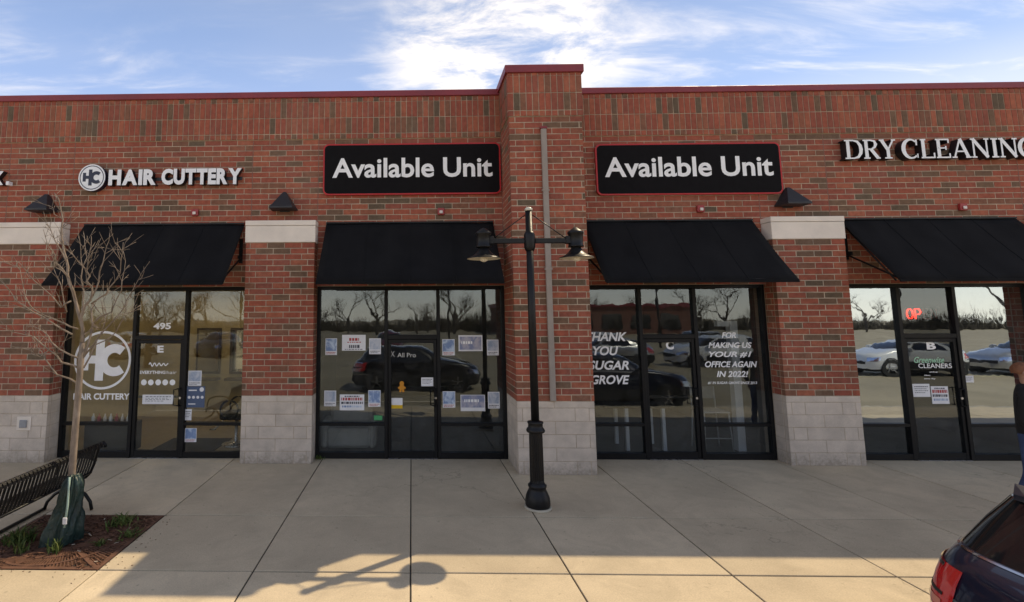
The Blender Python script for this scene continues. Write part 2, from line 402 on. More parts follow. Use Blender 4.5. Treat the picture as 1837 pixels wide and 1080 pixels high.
# ------------------------------------------------------------------ the setting: ground
ROADZ = -0.13
kind(MB().box(-160, 160, -220, -5.12, ROADZ - 0.2, ROADZ).build('parking_lot', M['asphalt']), 'structure')
kind(MB().box(-160, 160, 8.0, 220, -0.30, -0.05).build('ground', M['asphalt']), 'structure')
PX = 1.541; X0 = -0.025
sw = kind(MB().box(-13.95, 20.1, -4.95, 0.30, -0.24, -0.012).build('sidewalk', M['joint']), 'structure')
slab_cache = {}
def slab(x0, x1, y0, y1, parent):
    w, d = round(x1 - x0, 3), round(y1 - y0, 3)
    if (w, d) not in slab_cache:
        m = MB(); a, b, e = w / 2 - .008, d / 2 - .011, .004
        v = [(-a, -b, -.029), (a, -b, -.029), (a, b, -.029), (-a, b, -.029), (-a, -b, -e), (a, -b, -e), (a, b, -e), (-a, b, -e), (-a + e, -b + e, 0), (a - e, -b + e, 0), (a - e, b - e, 0), (-a + e, b - e, 0)]
        m.add(v, [(0, 1, 5, 4), (1, 2, 6, 5), (2, 3, 7, 6), (3, 0, 4, 7), (4, 5, 9, 8), (5, 6, 10, 9), (6, 7, 11, 10), (7, 4, 8, 11), (8, 9, 10, 11)])
        o = m.build('slab', M['concrete']); me = o.data; bpy.data.objects.remove(o); slab_cache[(w, d)] = me
    o = put('slab', slab_cache[(w, d)], parent, ((x0 + x1) / 2, (y0 + y1) / 2, random.uniform(-.0015, .0015)))
YR = [-4.945, -3.885, -2.485, 0.30]
for j in range(3):
    for i in range(-9, 13):
        xa, xb = X0 + i * PX, X0 + (i + 1) * PX
        if j == 1 and i == -3: continue          # the tree pit
        slab(xa, xb, YR[j], YR[j + 1], sw)
kb = MB()
kerb = kind(MB().box(-13.95, 20.1, -5.09, -4.96, -0.26, -0.03).build('kerb', M['joint']), 'structure')
kme = None
for i in range(-5, 7):
    xa, xb = X0 + i * 2 * PX + .006, X0 + (i + 1) * 2 * PX - .006
    if kme is None:
        o = MB().box(-(xb - xa) / 2, (xb - xa) / 2, -0.075, 0.070, -0.22, 0.0, ch=.012).build('kerb_stone', M['kerb']); kme = o.data; bpy.data.objects.remove(o)
    put('kerb_stone', kme, kerb, ((xa + xb) / 2, -5.024, 0.0))
mk = MB()
for i in range(-11, 16): mk.box(i * 2.75 - .05, i * 2.75 + .05, -26.5, -21.2, ROADZ + .002, ROADZ + .006)
mk.box(-35, 45, -13.0, -12.9, ROADZ + .002, ROADZ + .006)
kind(mk.build('parking_lines', M['line'], ), 'structure')

# ------------------------------------------------------------------ the brick building
BL, BH, J = 0.3048, 0.1016, 0.0128
CW = 1.2192
XL, XA, XP, XB, XR = -7.489, -2.917, 1.655, 6.227, 10.799
YC, YP, YS = -0.2523, -0.806, 0.126
ZB = 1.1176            # top of the block base
ZLINT, ZCORB, ZCOP, ZTOP = 3.0, 5.716, 6.512, 6.628
bld = thing('shop_building', 'long red brick shop building with a raised central pier and flat parapet', 'building', (0, 0, 0))

brick_cache = {}
def brick_shape(w, h, d=0.085, c=0.003):
    a, b = w / 2, h / 2
    v = [(-a, d, -b), (a, d, -b), (a, d, b), (-a, d, b), (-a, c, -b), (a, c, -b), (a, c, b), (-a, c, b), (-a + c, 0, -b + c), (a - c, 0, -b + c), (a - c, 0, b - c), (-a + c, 0, b - c)]
    f = [(0, 1, 5, 4), (1, 2, 6, 5), (2, 3, 7, 6), (3, 0, 4, 7), (4, 5, 9, 8), (5, 6, 10, 9), (6, 7, 11, 10), (7, 4, 8, 11), (8, 9, 10, 11)]
    return v, f
def brick_mesh(w, h, mat='brick', c=0.004, nm='brick'):
    k = (round(w, 3), round(h, 3), mat)
    if k not in brick_cache:
        v, f = brick_shape(k[0], k[1], c=c); o = MB().add(v, f).build(nm, M[mat]); brick_cache[k] = o.data; bpy.data.objects.remove(o)
    return brick_cache[k]
def add_brick(mb, x, z, w, h, y, axis='front'):
    """a joined brick: axis front faces -Y at plane y, 'left' faces -X / 'right' faces +X with x as the run along Y"""
    v, f = brick_shape(w, h); y += random.uniform(-.0015, .0015)
    if axis == 'front': P = [(x + q[0], y + q[1], z + q[2]) for q in v]
    elif axis == 'left': P = [(y + q[1], x - q[0], z + q[2]) for q in v]
    else: P = [(y - q[1], x + q[0], z + q[2]) for q in v]
    mb.add(P, f)
def course(x0, x1, off):
    """brick spans of one course between x0 and x1, first joint at off*BL"""
    e = [x0]; x = x0 + off * BL
    while x < x1 - 0.03:
        if x > x0 + 0.03: e.append(x)
        x += BL
    e.append(x1)
    return [(a + J / 2 if a > x0 else a, b - J / 2 if b < x1 else b) for a, b in zip(e, e[1:])]

# upper wall: mortar core + bricks
core = MB()
segs = []
x = -12.061
while x < 16:
    segs += [(x, x + CW, 'c'), (x + CW, x + 4.572, 'b')]; x += 4.572
xw0, xw1 = segs[0][0], segs[-1][1]
core.box(xw0, xw1, 0.004, 0.36, ZLINT, 6.50)
core.box(xw0, XL - .02, 0.008, 0.36, -0.2, ZLINT - .001); core.box(XR + CW + .02, xw1, 0.008, 0.36, -0.2, ZLINT - .001)
wall = core.build('wall', M['mortar'], bld)
wb = MB(); n = 0
z = ZCORB
rows = int((ZCORB - ZLINT) / BH) + 1
for k in range(rows + 28):
    zt = ZCORB - k * BH; zb_ = zt - BH
    if zb_ < 0.02: break
    for (a, b, t) in segs:
        inframe = a > XL - .3 and b < XR + CW + .3
        if zb_ < ZLINT - .06 and inframe: continue
        h = BH - J; zz = zt - BH / 2
        if zb_ < ZLINT and inframe: h = zt - ZLINT - J; zz = (zt - J / 2 + ZLINT + 0.001) / 2
        if h < .02: continue
        if t == 'c' and a > XP - .1 and a < XP + .1: continue            # behind the pier
        for (p, q) in course(a + .006, b - .006, 0.5 if k % 2 else 1.0):
            add_brick(wb, (p + q) / 2, zz, q - p, h, 0.0)
kind(wb.build('wall_bricks', M['brick'], bld, recalc=False), 'stuff')
for (a, b, t) in segs[1:]:
    MB().box(a - .005, a + .005, -0.0005, 0.0035, ZLINT + .01, ZCORB - .01).build('control_joint', M['caulk'], bld)
# corbelled soldier band
sb = MB()
def band(mb, x0, x1, y, z0, axis='front', step=0.1016, ztop=None):
    cnt = max(1, round((x1 - x0) / step)); s = (x1 - x0) / cnt
    for i in range(cnt):
        c = x0 + (i + .5) * s
        add_brick(mb, c, z0 + .0508, s - J, BH - J, y + (.002 if axis != 'right' else -.002), axis)
        add_brick(mb, c, z0 + .1016 + .1524, s - J, .3048 - J, y, axis)
        add_brick(mb, c, z0 + .1016 + .4572, s - J, .3048 - J, y, axis)
        add_brick(mb, c, z0 + .1016 + .6096 + .045, s - J, .085, y, axis)
for (a, b) in ((xw0, XP - .001), (XP + CW + .001, xw1)):
    band(sb, a, b, -0.022, ZCORB)
MB().box(xw0, XP - .001, -0.014, 0.0038, ZCORB + .004, 6.505).box(XP + CW + .001, xw1, -0.014, 0.0038, ZCORB + .004, 6.505).build('band_mortar', M['mortar'], bld)
kind(sb.build('soldier_bricks', M['brick'], bld, recalc=False), 'stuff')
cp = MB()
for a, b in ((xw0, XP + .006), (XP + CW - .006, xw1)):
    cp.box(a, b, -0.052, 0.43, ZCOP, ZTOP, ch=.008)
cp.build('coping', M['coping'], bld)
MB().box(xw0, xw1, 0.44, 8.0, 6.0, 6.2).build('roof', M['asphalt'], bld)
MB().box(xw0, xw1, 7.6, 8.0, -0.2, 5.99).build('back_wall', M['mortar'], bld)
MB().box(xw0, xw0 + .3, 0.37, 7.59, -0.2, 5.98).box(xw1 - .3, xw1, 0.37, 7.59, -0.2, 5.98).build('end_walls', M['mortar'], bld)

def base_blocks(x0, yf, parent):
    rows = [(ZB - BH, ZB, [0, .5 + random.uniform(-.03, .03), 1])]
    for k in range(5):
        z1 = ZB - BH - k * .2032; z0 = z1 - .2032
        rows.append((z0, z1, [0, .07, .25, .745, .925, 1] if k % 2 == 0 else [0, .49, 1]))
    for z0, z1, e in rows:
        for a, b in zip(e, e[1:]):
            w = (b - a) * CW - .006; h = z1 - z0 - .006
            o = put('block', brick_mesh(w, h, 'block', .005, 'block'), parent, (x0 + (a + b) / 2 * CW, yf + random.uniform(-.0015, .0015), (z0 + z1) / 2))
def side_face(mb, mbb, xs, y0, y1, axis, ztop, zt0=ZB, skip_blocks=False):
    """joined bricks and blocks on a column's return face at x=xs running from y0 (front) to y1"""
    k = 0; z = zt0
    while z + BH <= ztop + .001:
        L = y1 - y0; e = [y0 + .004]; t = y0 + BL * (.25 if k % 2 else .6)
        while t < y1 - .04: e.append(t); t += BL
        e.append(y1)
        for a, b in zip(e, e[1:]): add_brick(mb, (a + b) / 2, z + BH / 2, b - a - J, BH - J, xs, axis)
        z += BH; k += 1
    z = ZB
    for h in (BH, .2032, .2032, .2032, .2032, .2032):
        add_brick(mbb, (y0 + .004 + y1) / 2, z - h / 2, y1 - y0 - .008, h - .006, xs, axis); z -= h

def column(x0, name='column'):
    zt = ZB + 26 * BH
    c = MB().box(x0 + .004, x0 + CW - .004, YC + .004, 0.0032, -.2, zt).box(x0 + .004, x0 + CW - .004, 0.0033, .36, -.2, ZLINT - .002).build(name, M['mortar'], bld)
    for k in range(26):
        for p, q in course(x0, x0 + CW, .25 if k % 2 else .60):
            put('brick', brick_mesh(q - p, BH - J), c, ((p + q) / 2, YC + random.uniform(-.002, .002), ZB + (k + .5) * BH))
    base_blocks(x0, YC, c)
    s1 = MB(); s2 = MB()
    for xs, ax in ((x0, 'left'), (x0 + CW, 'right')):
        side_face(s1, s2, xs, YC + .09, YS - .06, ax, zt)
    kind(s1.build('return_bricks', M['brick'], c, recalc=False), 'stuff'); kind(s2.build('return_blocks', M['block'], c, recalc=False), 'stuff')
    MB().box(x0 - .012, x0 + CW + .012, YC - .014, -.003, zt + .003, zt + .298, ch=.004).build('cap_stone', M['stone'], c)
    MB().box(x0 - .016, x0 + CW + .016, YC - .020, -.003, zt + .304, zt + .394, ch=.005).build('cap_slab', M['stone'], c)
    return c
for x0 in (XL, XA, XB, XR): column(x0)

# the raised pier
ZPC = ZB + 46 * BH
pier = MB().box(XP + .004, XP + CW - .004, YP + .004, .0032, -.2, 6.54).box(XP + .004, XP + CW - .004, .0033, .36, -.2, ZLINT - .002).build('pier', M['mortar'], bld)
for k in range(46):
    for p, q in course(XP, XP + CW, .33 if k % 2 else .83):
        put('brick', brick_mesh(q - p, BH - J), pier, ((p + q) / 2, YP + random.uniform(-.002, .002), ZB + (k + .5) * BH))
base_blocks(XP, YP, pier)
s1 = MB(); s2 = MB()
side_face(s1, s2, XP, YP + .09, -0.003, 'left', ZPC); side_face(s1, s2, XP + CW, YP + .09, -0.003, 'right', ZPC)
for xs, ax in ((XP, 'left'), (XP + CW, 'right')):            # below the lintel the returns reach the glass
    z = ZB; k = 0
    while z + BH <= ZLINT:
        add_brick(s1, (-.003 + YS - .06) / 2, z + BH / 2, YS - .06 - J, BH - J, xs, ax); z += BH; k += 1
    add_brick(s2, (-.003 + YS - .06) / 2, ZB / 2, YS - .07, ZB - .01, xs, ax)
sgn = {'left': -1, 'right': 1}
for xs, ax in ((XP, 'left'), (XP + CW, 'right')): band(s1, YP + .07, 0.33, xs + sgn[ax] * .02, ZPC, ax)
kind(s1.build('return_bricks', M['brick'], pier, recalc=False), 'stuff'); kind(s2.build('return_blocks', M['block'], pier, recalc=False), 'stuff')
MB().box(XP - .012, XP + CW + .012, YP - .012, .36, ZPC + .004, 6.545).build('band_mortar', M['mortar'], pier)
for i in range(12):
    xc = XP - .02 + (CW + .04) * (i + .5) / 12; w = (CW + .04) / 12 - J
    put('soldier_brick', brick_mesh(w, BH - J), pier, (xc, YP - .016, ZPC + .0508))
    put('soldier_brick', brick_mesh(w, .3048 - J), pier, (xc, YP - .02 + random.uniform(-.002, .002), ZPC + .254))
    put('soldier_brick', brick_mesh(w, .3048 - J), pier, (xc, YP - .02 + random.uniform(-.002, .002), ZPC + .5588))
    put('soldier_brick', brick_mesh(w, .06), pier, (xc, YP - .018, ZPC + .7112 + .03))
MB().box(XP - .052, XP + CW + .052, YP - .052, .40, 6.548, 6.685, ch=.008).build('coping', M['coping'], pier)

# downpipe on the pier
dp = thing('drain_pipe', 'pale grey square drain pipe running down the brick pier', 'pipe', (2.215, YP - .05, ZB))
MB().box(2.172, 2.262, YP - .062, YP - .008, ZB + .012, 5.56, ch=.008).build('pipe', M['galv'], dp)
for z in (1.9, 3.2, 4.5): MB().box(2.160, 2.274, YP - .066, YP - .004, z, z + .03).build('strap', M['galv'], dp)
MB().box(2.160, 2.274, YP - .068, YP - .004, 5.561, 5.60, ch=.006).build('cap', M['coping'], dp)

# ------------------------------------------------------------------ shop rooms behind the glass
def room(xa, xb, wallc, floorc, ceilc, depth, lights=0, lpow=6):
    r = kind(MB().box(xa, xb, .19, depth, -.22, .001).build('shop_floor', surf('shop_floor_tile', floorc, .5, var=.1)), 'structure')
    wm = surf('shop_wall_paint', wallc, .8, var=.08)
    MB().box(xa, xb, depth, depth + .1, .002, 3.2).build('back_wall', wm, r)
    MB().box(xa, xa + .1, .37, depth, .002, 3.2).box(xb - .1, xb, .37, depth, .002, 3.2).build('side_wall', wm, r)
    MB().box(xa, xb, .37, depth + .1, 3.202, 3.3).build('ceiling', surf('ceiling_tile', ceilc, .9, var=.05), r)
    return r
room(XL + CW / 2, XA + CW / 2 - .005, (.40, .33, .20), (.30, .25, .18), (.5, .47, .40), 4.6)
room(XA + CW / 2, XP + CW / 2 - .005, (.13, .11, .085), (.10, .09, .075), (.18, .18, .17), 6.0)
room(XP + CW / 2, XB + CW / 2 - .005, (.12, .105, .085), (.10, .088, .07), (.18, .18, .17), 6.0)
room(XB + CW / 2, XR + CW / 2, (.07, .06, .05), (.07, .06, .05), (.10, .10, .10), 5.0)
warm = emissive('lit_ceiling_panel', (.8, .75, .6), (1.0, .86, .62), 2.6)
for i, (lx, ly) in enumerate(((-5.6, 1.9), (-4.2, 1.9), (-5.6, 3.5), (-4.2, 3.5))):
    t = thing('ceiling_light', 'lit square ceiling panel in the salon, ' + ('front left', 'front right', 'rear left', 'rear right')[i] + ' of four', 'ceiling light', (lx, ly, 3.2), 'ceiling lights in the salon')
    MB().box(lx - .32, lx + .32, ly - .32, ly + .32, 3.175, 3.199).build('frame', M['white'], t)
    MB().box(lx - .28, lx + .28, ly - .28, ly + .28, 3.165, 3.174).build('diffuser', warm, t)

# ------------------------------------------------------------------ storefronts
FY0, FY1 = .065, .185
def storefront(xa, xb, m1, m2, label, gl, gd, gt=None, hand=1):
    t = thing('storefront', label, 'storefront', ((xa + xb) / 2, YS, 0))
    g = MB()
    jw, mw = .055, .062
    def post(x0, x1, z0, z1): MB().box(x0, x1, FY0, FY1, z0, z1, ch=.003).build('mullion', M['frame'], t)
    post(xa, xa + jw, .002, 2.998); post(xb - jw, xb, .002, 2.998)
    post(m1 - mw / 2, m1 + mw / 2, .002, 2.935); post(m2 - mw / 2, m2 + mw / 2, .002, 2.935)
    def rail(x0, x1, z0, z1, nm='rail'): MB().box(x0 + .001, x1 - .001, FY0 + .004, FY1 - .004, z0, z1, ch=.003).build(nm, M['frame'], t)
    rail(xa + jw, xb - jw, 2.937, 2.998, 'head_rail')
    rail(m1 + mw / 2, m2 - mw / 2, 2.055, 2.130, 'door_header')
    panes = {}
    for nm, x0, x1 in (('l', xa + jw, m1 - mw / 2), ('r', m2 + mw / 2, xb - jw)):
        rail(x0, x1, .555, .605); rail(x0, x1, .003, .105, 'sill_rail')
        panes[nm + 'u'] = MB().box(x0, x1, YS - .005, YS + .005, .606, 2.936).build('pane', gl, t)
        panes[nm + 'd'] = MB().box(x0, x1, YS - .005, YS + .005, .106, .554).build('pane', gd if nm != 'x' else gl, t)
    x0, x1 = m1 + mw / 2, m2 - mw / 2
    panes['t'] = MB().box(x0, x1, YS - .005, YS + .005, 2.131, 2.936).build('pane', gt or gl, t)
    st = .058
    dm = MB().box(x0 + .006, x0 + st, FY0 + .02, FY1 - .02, .012, 2.050, ch=.003).box(x1 - st, x1 - .006, FY0 + .02, FY1 - .02, .012, 2.050, ch=.003)
    dm.box(x0 + st + .001, x1 - st - .001, FY0 + .022, FY1 - .022, 1.985, 2.048, ch=.003).box(x0 + st + .001, x1 - st - .001, FY0 + .022, FY1 - .022, .014, .125, ch=.003)
    door = dm.build('door', M['frame'], t)
    panes['d'] = MB().box(x0 + st, x1 - st, YS - .005, YS + .005, .126, 1.984).build('pane', gd, door)
    hx = x1 - st / 2 if hand > 0 else x0 + st / 2
    hb = MB(); s = -1 if hand > 0 else 1
    hb.tube([(hx, FY0 + .02, 1.20), (hx, FY0 - .04, 1.20), (hx, FY0 - .04, .90), (hx, FY0 + .02, .90)], .012, 8)
    hb.tube([(hx, FY0 - .04, 1.20), (hx + s * .09, FY0 - .045, 1.18), (hx + s * .09, FY0 - .045, .92), (hx, FY0 - .04, .90)], .011, 8)
    hb.build('handle', M['black_metal'], door)
    MB().lathe(hx, 0, [(0, 0)], 3, cap=False) if False else None
    lk = MB(); lk.disc_y(hx, 1.03, 0, .020, FY0 + .008, FY0 + .019, 14); lk.build('lock', M['steel'], door)
    MB().box(x0 + .01, x1 - .01, FY0 - .03, FY0 + .02, .002, .011).build('threshold', M['steel'], t)
    bar = MB().box(x0 + st, x1 - st, YS + .02, YS + .05, 1.02, 1.06); bar.build('push_bar', M['black_metal'], door)
    return t, panes, door
sE, pE, dE = storefront(XL + CW + .003, XA - .003, -5.005, -4.066, 'salon storefront with round white window logo and warm lit room', M['glass_salon'], M['glass_salon'])
sB, pB, dB = storefront(XA + CW + .003, XP - .003, -0.457, 0.475, 'dark storefront with rows of taped posters, left of the pier', M['glass_mid'], M['glass_mid'])
sC, pC, dC = storefront(XP + CW + .003, XB - .003, 4.043, 5.000, 'dark storefront with italic thank you lettering, right of the pier', M['glass_mid'], M['glass_mid'])
sD, pD, dD = storefront(XB + CW + .003, XR - .003, 8.530, 9.485, 'cleaners storefront with mirror-like side panes and red neon', M['glass_mirror'], M['glass_dark'], M['glass_dark'])

# window lettering (vinyl on the outside of the panes)
YV = YS - .0065
def vinyl(parent, items, mat=None, name='lettering', y=YV):
    for it in items:
        s, a, b, c, d = it[:5]; kw = it[5] if len(it) > 5 else {}
        m = MB(); x0, x1, z0, z1 = px_box(a, b, c, d, y); text_box(m, s, x0, x1, z0, z1, y, **kw)
        m.build(name, mat or M['white_vinyl'], parent, recalc=False)
IT = dict(offset=.028, shear=.25)
vinyl(pC['lu'], [('THANK', 1051, 596, 1124, 612, IT), ('YOU', 1064, 621, 1109, 637.5, IT), ('SUGAR', 1056, 647, 1128, 663.5, IT), ('GROVE', 1060, 673, 1129, 689.5, IT)])
vinyl(pC['ru'], [('FOR', 1295, 596, 1320, 606.5, IT), ('MAKING US', 1271, 614, 1348, 624.5, IT), ('YOUR #1', 1272, 630.5, 1348, 641.5, dict(offset=.03, shear=.28)),
                 ('OFFICE AGAIN', 1265, 648, 1358, 659, IT), ('IN 2022!', 1286, 665.5, 1342, 676.5, IT), ('#1 IN SUGAR GROVE SINCE 2013', 1270, 684.5, 1358, 689.5, dict(offset=.02, shear=.2))])
vinyl(dC, [('C', 1195, 611, 1208, 627, dict(offset=.045))], name='unit_letter', y=YV)
vinyl(pE['t'], [('495', 275, 579, 307, 591, dict(offset=.04))], name='street_number')
vinyl(dE, [('E', 282, 620, 294, 632.5, dict(offset=.045)), ('EVERYTHING', 251, 665, 297, 671, dict(offset=.03)), ('hair', 299, 665, 317, 671, dict(offset=-.005))], name='lettering')
vinyl(pE['lu'], [('HAIR CUTTERY', 131, 705.5, 233, 717, dict(offset=.035))], name='lettering')
vinyl(dD, [('B', 1663, 614, 1678, 627, dict(offset=.045)), ('CLEANERS', 1648, 652, 1707, 660.5, dict(offset=.012)), ('pickup', 1668, 666, 1682, 669), ('delivery', 1658, 672, 1669, 675), ('same day', 1658, 678, 1678, 681)], name='lettering')
vinyl(dD, [('Greenwise', 1640, 640, 1693, 651, dict(offset=.01, shear=.4))], mat=flat('mint_vinyl', (.30, .62, .42), .5), name='script_lettering')
vinyl(dB, [('X', 701, 630, 708, 640, dict(offset=.0)), ('All Pro', 713, 633, 746, 641, dict(offset=.005))], mat=flat('pale_vinyl', (.55, .54, .5), .5), name='lettering')
# big round window logo
c = at(184, 646, YV); rr = (at(235, 646, YV).x - c.x)
lg = MB().disc_y(c.x, c.z, rr * .92, rr, YV, YV + .001, 56)
def ribbon(mb, pts, w, y, depth=0.0, mi=0, mis=None):
    """flat stroke along pts (x,z) with widths w, front at y"""
    n = len(pts); ww = w if isinstance(w, (list, tuple)) else [w] * n
    L = []; Rr = []
    for i, p in enumerate(pts):
        a = Vector(pts[max(i - 1, 0)]); b = Vector(pts[min(i + 1, n - 1)]); d = (b - a).normalized(); nn = Vector((-d.y, d.x)) * ww[i] / 2
        L.append(Vector(p) + nn); Rr.append(Vector(p) - nn)
    P = [(q.x, y, q.y) for q in L] + [(q.x, y, q.y) for q in Rr]
    F = [(i, i + 1, n + i + 1, n + i) for i in range(n - 1)]
    mb.add(P, F, mi)
    if depth:
        P2 = P + [(q[0], y + depth, q[2]) for q in P]; m = 2 * n
        S = [(i, i + 1, m + i + 1, m + i) for i in range(n - 1)] + [(n + i, n + i + 1, m + n + i + 1, m + n + i) for i in range(n - 1)] + [(0, n, m + n, m), (n - 1, 2 * n - 1, m + 2 * n - 1, m + n - 1)]
        mb.add(P2, S, mi if mis is None else mis)
    return mb
def arc(cx, cz, r_, a0, a1, n=20, sx=1): return [(cx + sx * r_ * math.cos(R(a0 + (a1 - a0) * i / n)), cz + r_ * math.sin(R(a0 + (a1 - a0) * i / n))) for i in range(n + 1)]
def hc_logo(mb, cx, cz, r_, y, mi=0):
    w = .30 * r_
    ribbon(mb, [(cx - .62 * r_, cz - .35 * r_), (cx - .62 * r_, cz + .42 * r_)], w * .9, y, mi=mi)
    ribbon(mb, [(cx - .10 * r_, cz - .70 * r_), (cx - .10 * r_, cz + .70 * r_)], w, y - .0004, mi=mi)
    ribbon(mb, [(cx - .62 * r_, cz + .02 * r_), (cx + .05 * r_, cz + .02 * r_)], w * .9, y - .0008, mi=mi)
    ribbon(mb, arc(cx + .42 * r_, cz, .40 * r_, 48, 312, 24), w, y - .0012, mi=mi)
hc_logo(lg, c.x, c.z, rr, YV)
lg.build('round_logo', M['white_vinyl'], pE['lu'], recalc=False)
dots = MB()
for x in (258, 270.5, 283.7, 296.3, 309.3):
    p = at(x, 686, YV); dots.disc_y(p.x, p.z, 0, .052, YV, YV + .001, 18)
dots.build('dots', M['white_vinyl'], dE, recalc=False)
sq = MB(); p0 = at(267, 658, YV); p1 = at(302, 650, YV)
ribbon(sq, [(p0.x + (p1.x - p0.x) * i / 30, (p0.z + p1.z) / 2 + .035 * math.sin(i * .9) * (1 - i / 60)) for i in range(31)], .018, YV)
sq.build('squiggle', M['white_vinyl'], dE, recalc=False)

# posters taped inside the panes
pmats = {}
def print_mat(key, c1, c2):
    if key not in pmats:
        t = NT('poster_print'); f = t.noise(9, 4, .6, .6, stretch=(1, 1, .7))
        pmats[key] = t.bsdf(t.mix(t.rng(f, .42, .60, 0, 1), c1, c2), .6)
    return pmats[key]
BLUE = ('blue', (.18, .28, .48), (.55, .66, .78)); GREY = ('grey', (.22, .26, .40), (.48, .46, .52)); PALE = ('pale', (.55, .58, .64), (.30, .38, .50))
def poster(px0, py0, px1, py1, label, style='blue', group=None, Y=YS - .010, cat='poster'):
    x0, x1, z0, z1 = px_box(px0, py0, px1, py1, Y); w, h = x1 - x0, z1 - z0
    t = thing('poster', label, cat, ((x0 + x1) / 2, Y, z0), group)
    MB().box(x0, x1, Y, Y + .0015, z0, z1).build('sheet', M['paper'], t)
    y = Y - .0008
    def pan(a, b, c, d, mat, nm='print'): MB().add([(x0 + a * w, y, z0 + b * h), (x0 + c * w, y, z0 + b * h), (x0 + c * w, y, z0 + d * h), (x0 + a * w, y, z0 + d * h)], [(0, 1, 2, 3)]).build(nm, mat, t, recalc=False)
    def lines(spec, mat, nm='text_lines'):
        m = MB()
        for a, b, c, d in spec:
            x = a; rnd = random.Random(int(px0 * 7 + b * 100))
            while x < c:
                e = min(c, x + rnd.uniform(.03, .11)); m.add([(x0 + x * w, y - .0004, z0 + b * h), (x0 + e * w, y - .0004, z0 + b * h), (x0 + e * w, y - .0004, z0 + d * h), (x0 + x * w, y - .0004, z0 + d * h)], [(0, 1, 2, 3)]); x = e + .03
        m.build(nm, mat, t, recalc=False)
    if style == 'blue':
        pan(.04, .24, .96, .97, print_mat(*BLUE)); lines([(.1, .13, .9, .18), (.1, .05, .8, .09)], M['red_ink'])
    elif style == 'pale':
        pan(.06, .3, .94, .95, print_mat(*PALE)); lines([(.1, .16, .9, .21), (.1, .07, .7, .11)], M['ink'])
    elif style == 'text':
        lines([(.3, .62, .72, .80), (.22, .50, .8, .56)], M['red_ink']); lines([(.3, .16, .74, .36), (.12, .06, .88, .10)], M['ink'])
    elif style == 'text2':
        lines([(.06, .62, .94, .80)], M['red_ink']); lines([(.06, .40, .94, .54), (.2, .84, .8, .92)], M['ink']); lines([(.1, .18, .9, .30)], print_mat(*BLUE), 'blue_lines')
    elif style == 'frame':
        pan(.05, .09, .95, .91, print_mat(*GREY)); lines([(.12, .45, .6, .62)], M['white_vinyl'])
    elif style == 'band':
        pan(.03, .22, .97, .97, print_mat(*GREY)); lines([(.15, .55, .75, .72)], M['white_vinyl'])
    elif style == 'note':
        lines([(.1, .75, .9, .82), (.1, .6, .8, .65), (.1, .45, .9, .5), (.1, .3, .7, .35)], M['ink'])
    return t
def bpx(a, b, c, d): return 560 + a / 3.178, 500 + b / 3.178, 560 + c / 3.178, 500 + d / 3.178
poster(*bpx(75, 340, 142, 435), 'small blue poster, upper left in the window left of the dark door')
poster(*bpx(170, 320, 305, 410), 'wide white poster with red lettering above the sofa, left of the dark door', 'text')
poster(*bpx(325, 340, 392, 430), 'pale poster in upper right corner of the left window beside the door', 'pale')
poster(*bpx(742, 345, 812, 437), 'small blue poster just right of the dark door, upper one', 'blue')
poster(*bpx(835, 322, 970, 413), 'wide grey-blue poster with white border right of the dark door, upper row', 'frame')
poster(*bpx(997, 347, 1062, 437), 'pale blue poster by the right window edge, upper one', 'pale')
poster(*bpx(68, 638, 137, 727), 'small pale poster, lower left in the window left of the dark door', 'pale')
poster(*bpx(157, 660, 297, 750), 'wide white poster with red and blue lines left of the dark door, lower row', 'text2')
poster(*bpx(320, 636, 390, 730), 'small blue poster, lower right in the window left of the dark door', 'blue')
poster(*bpx(745, 642, 815, 735), 'small blue poster just right of the dark door, lower one', 'blue')
poster(*bpx(847, 662, 985, 755), 'wide grey poster with white lower band right of the dark door, lower row', 'band')
poster(*bpx(1003, 645, 1068, 740), 'pale sheet by the right window edge, lower one', 'pale')
poster(*bpx(622, 563, 690, 613), 'small white note taped to the dark glass door', 'note', cat='note')
t = poster(*bpx(452, 680, 515, 740), 'small white and yellow sticker low on the dark glass door', 'plain', cat='sticker')
x0, x1, z0, z1 = px_box(*bpx(452, 680, 515, 740), YS - .0114)
MB().add([(x0, YS - .0114, z0), (x1, YS - .0114, z0), (x1, YS - .0114, z0 + .06), (x0, YS - .0114, z0 + .06)], [(0, 1, 2, 3)]).build('yellow_band', flat('yellow_print', (.75, .45, .02), .6), t, recalc=False)
x0, x1, z0, z1 = px_box(*bpx(352, 780, 400, 807), YS - .012)
tag(MB().box(x0, x1, YS - .012, YS - .010, z0, z1).build('sticker', flat('green_print', (.04, .35, .13), .6)), 'small green sticker above the rail of the poster window', 'sticker')
# orange figure sticker on the door
c = at(*bpx(511, 615, 0, 0)[:2], YS - .011); og = MB(); y = YS - .011
og.disc_y(c.x, c.z + .055, 0, .040, y, y + .002, 18); og.disc_y(c.x, c.z - .01, 0, .045, y - .0005, y + .002, 18)
for s in (-1, 1):
    ribbon(og, [(c.x, c.z + .005), (c.x + s * .065, c.z - .03)], .034, y - .001); ribbon(og, [(c.x + s * .018, c.z - .03), (c.x + s * .028, c.z - .095)], .036, y - .0015)
tag(og.build('figure_sticker', flat('orange_print', (.65, .25, .02), .6), recalc=False), 'small orange doll-shaped sticker on the dark glass door', 'sticker')
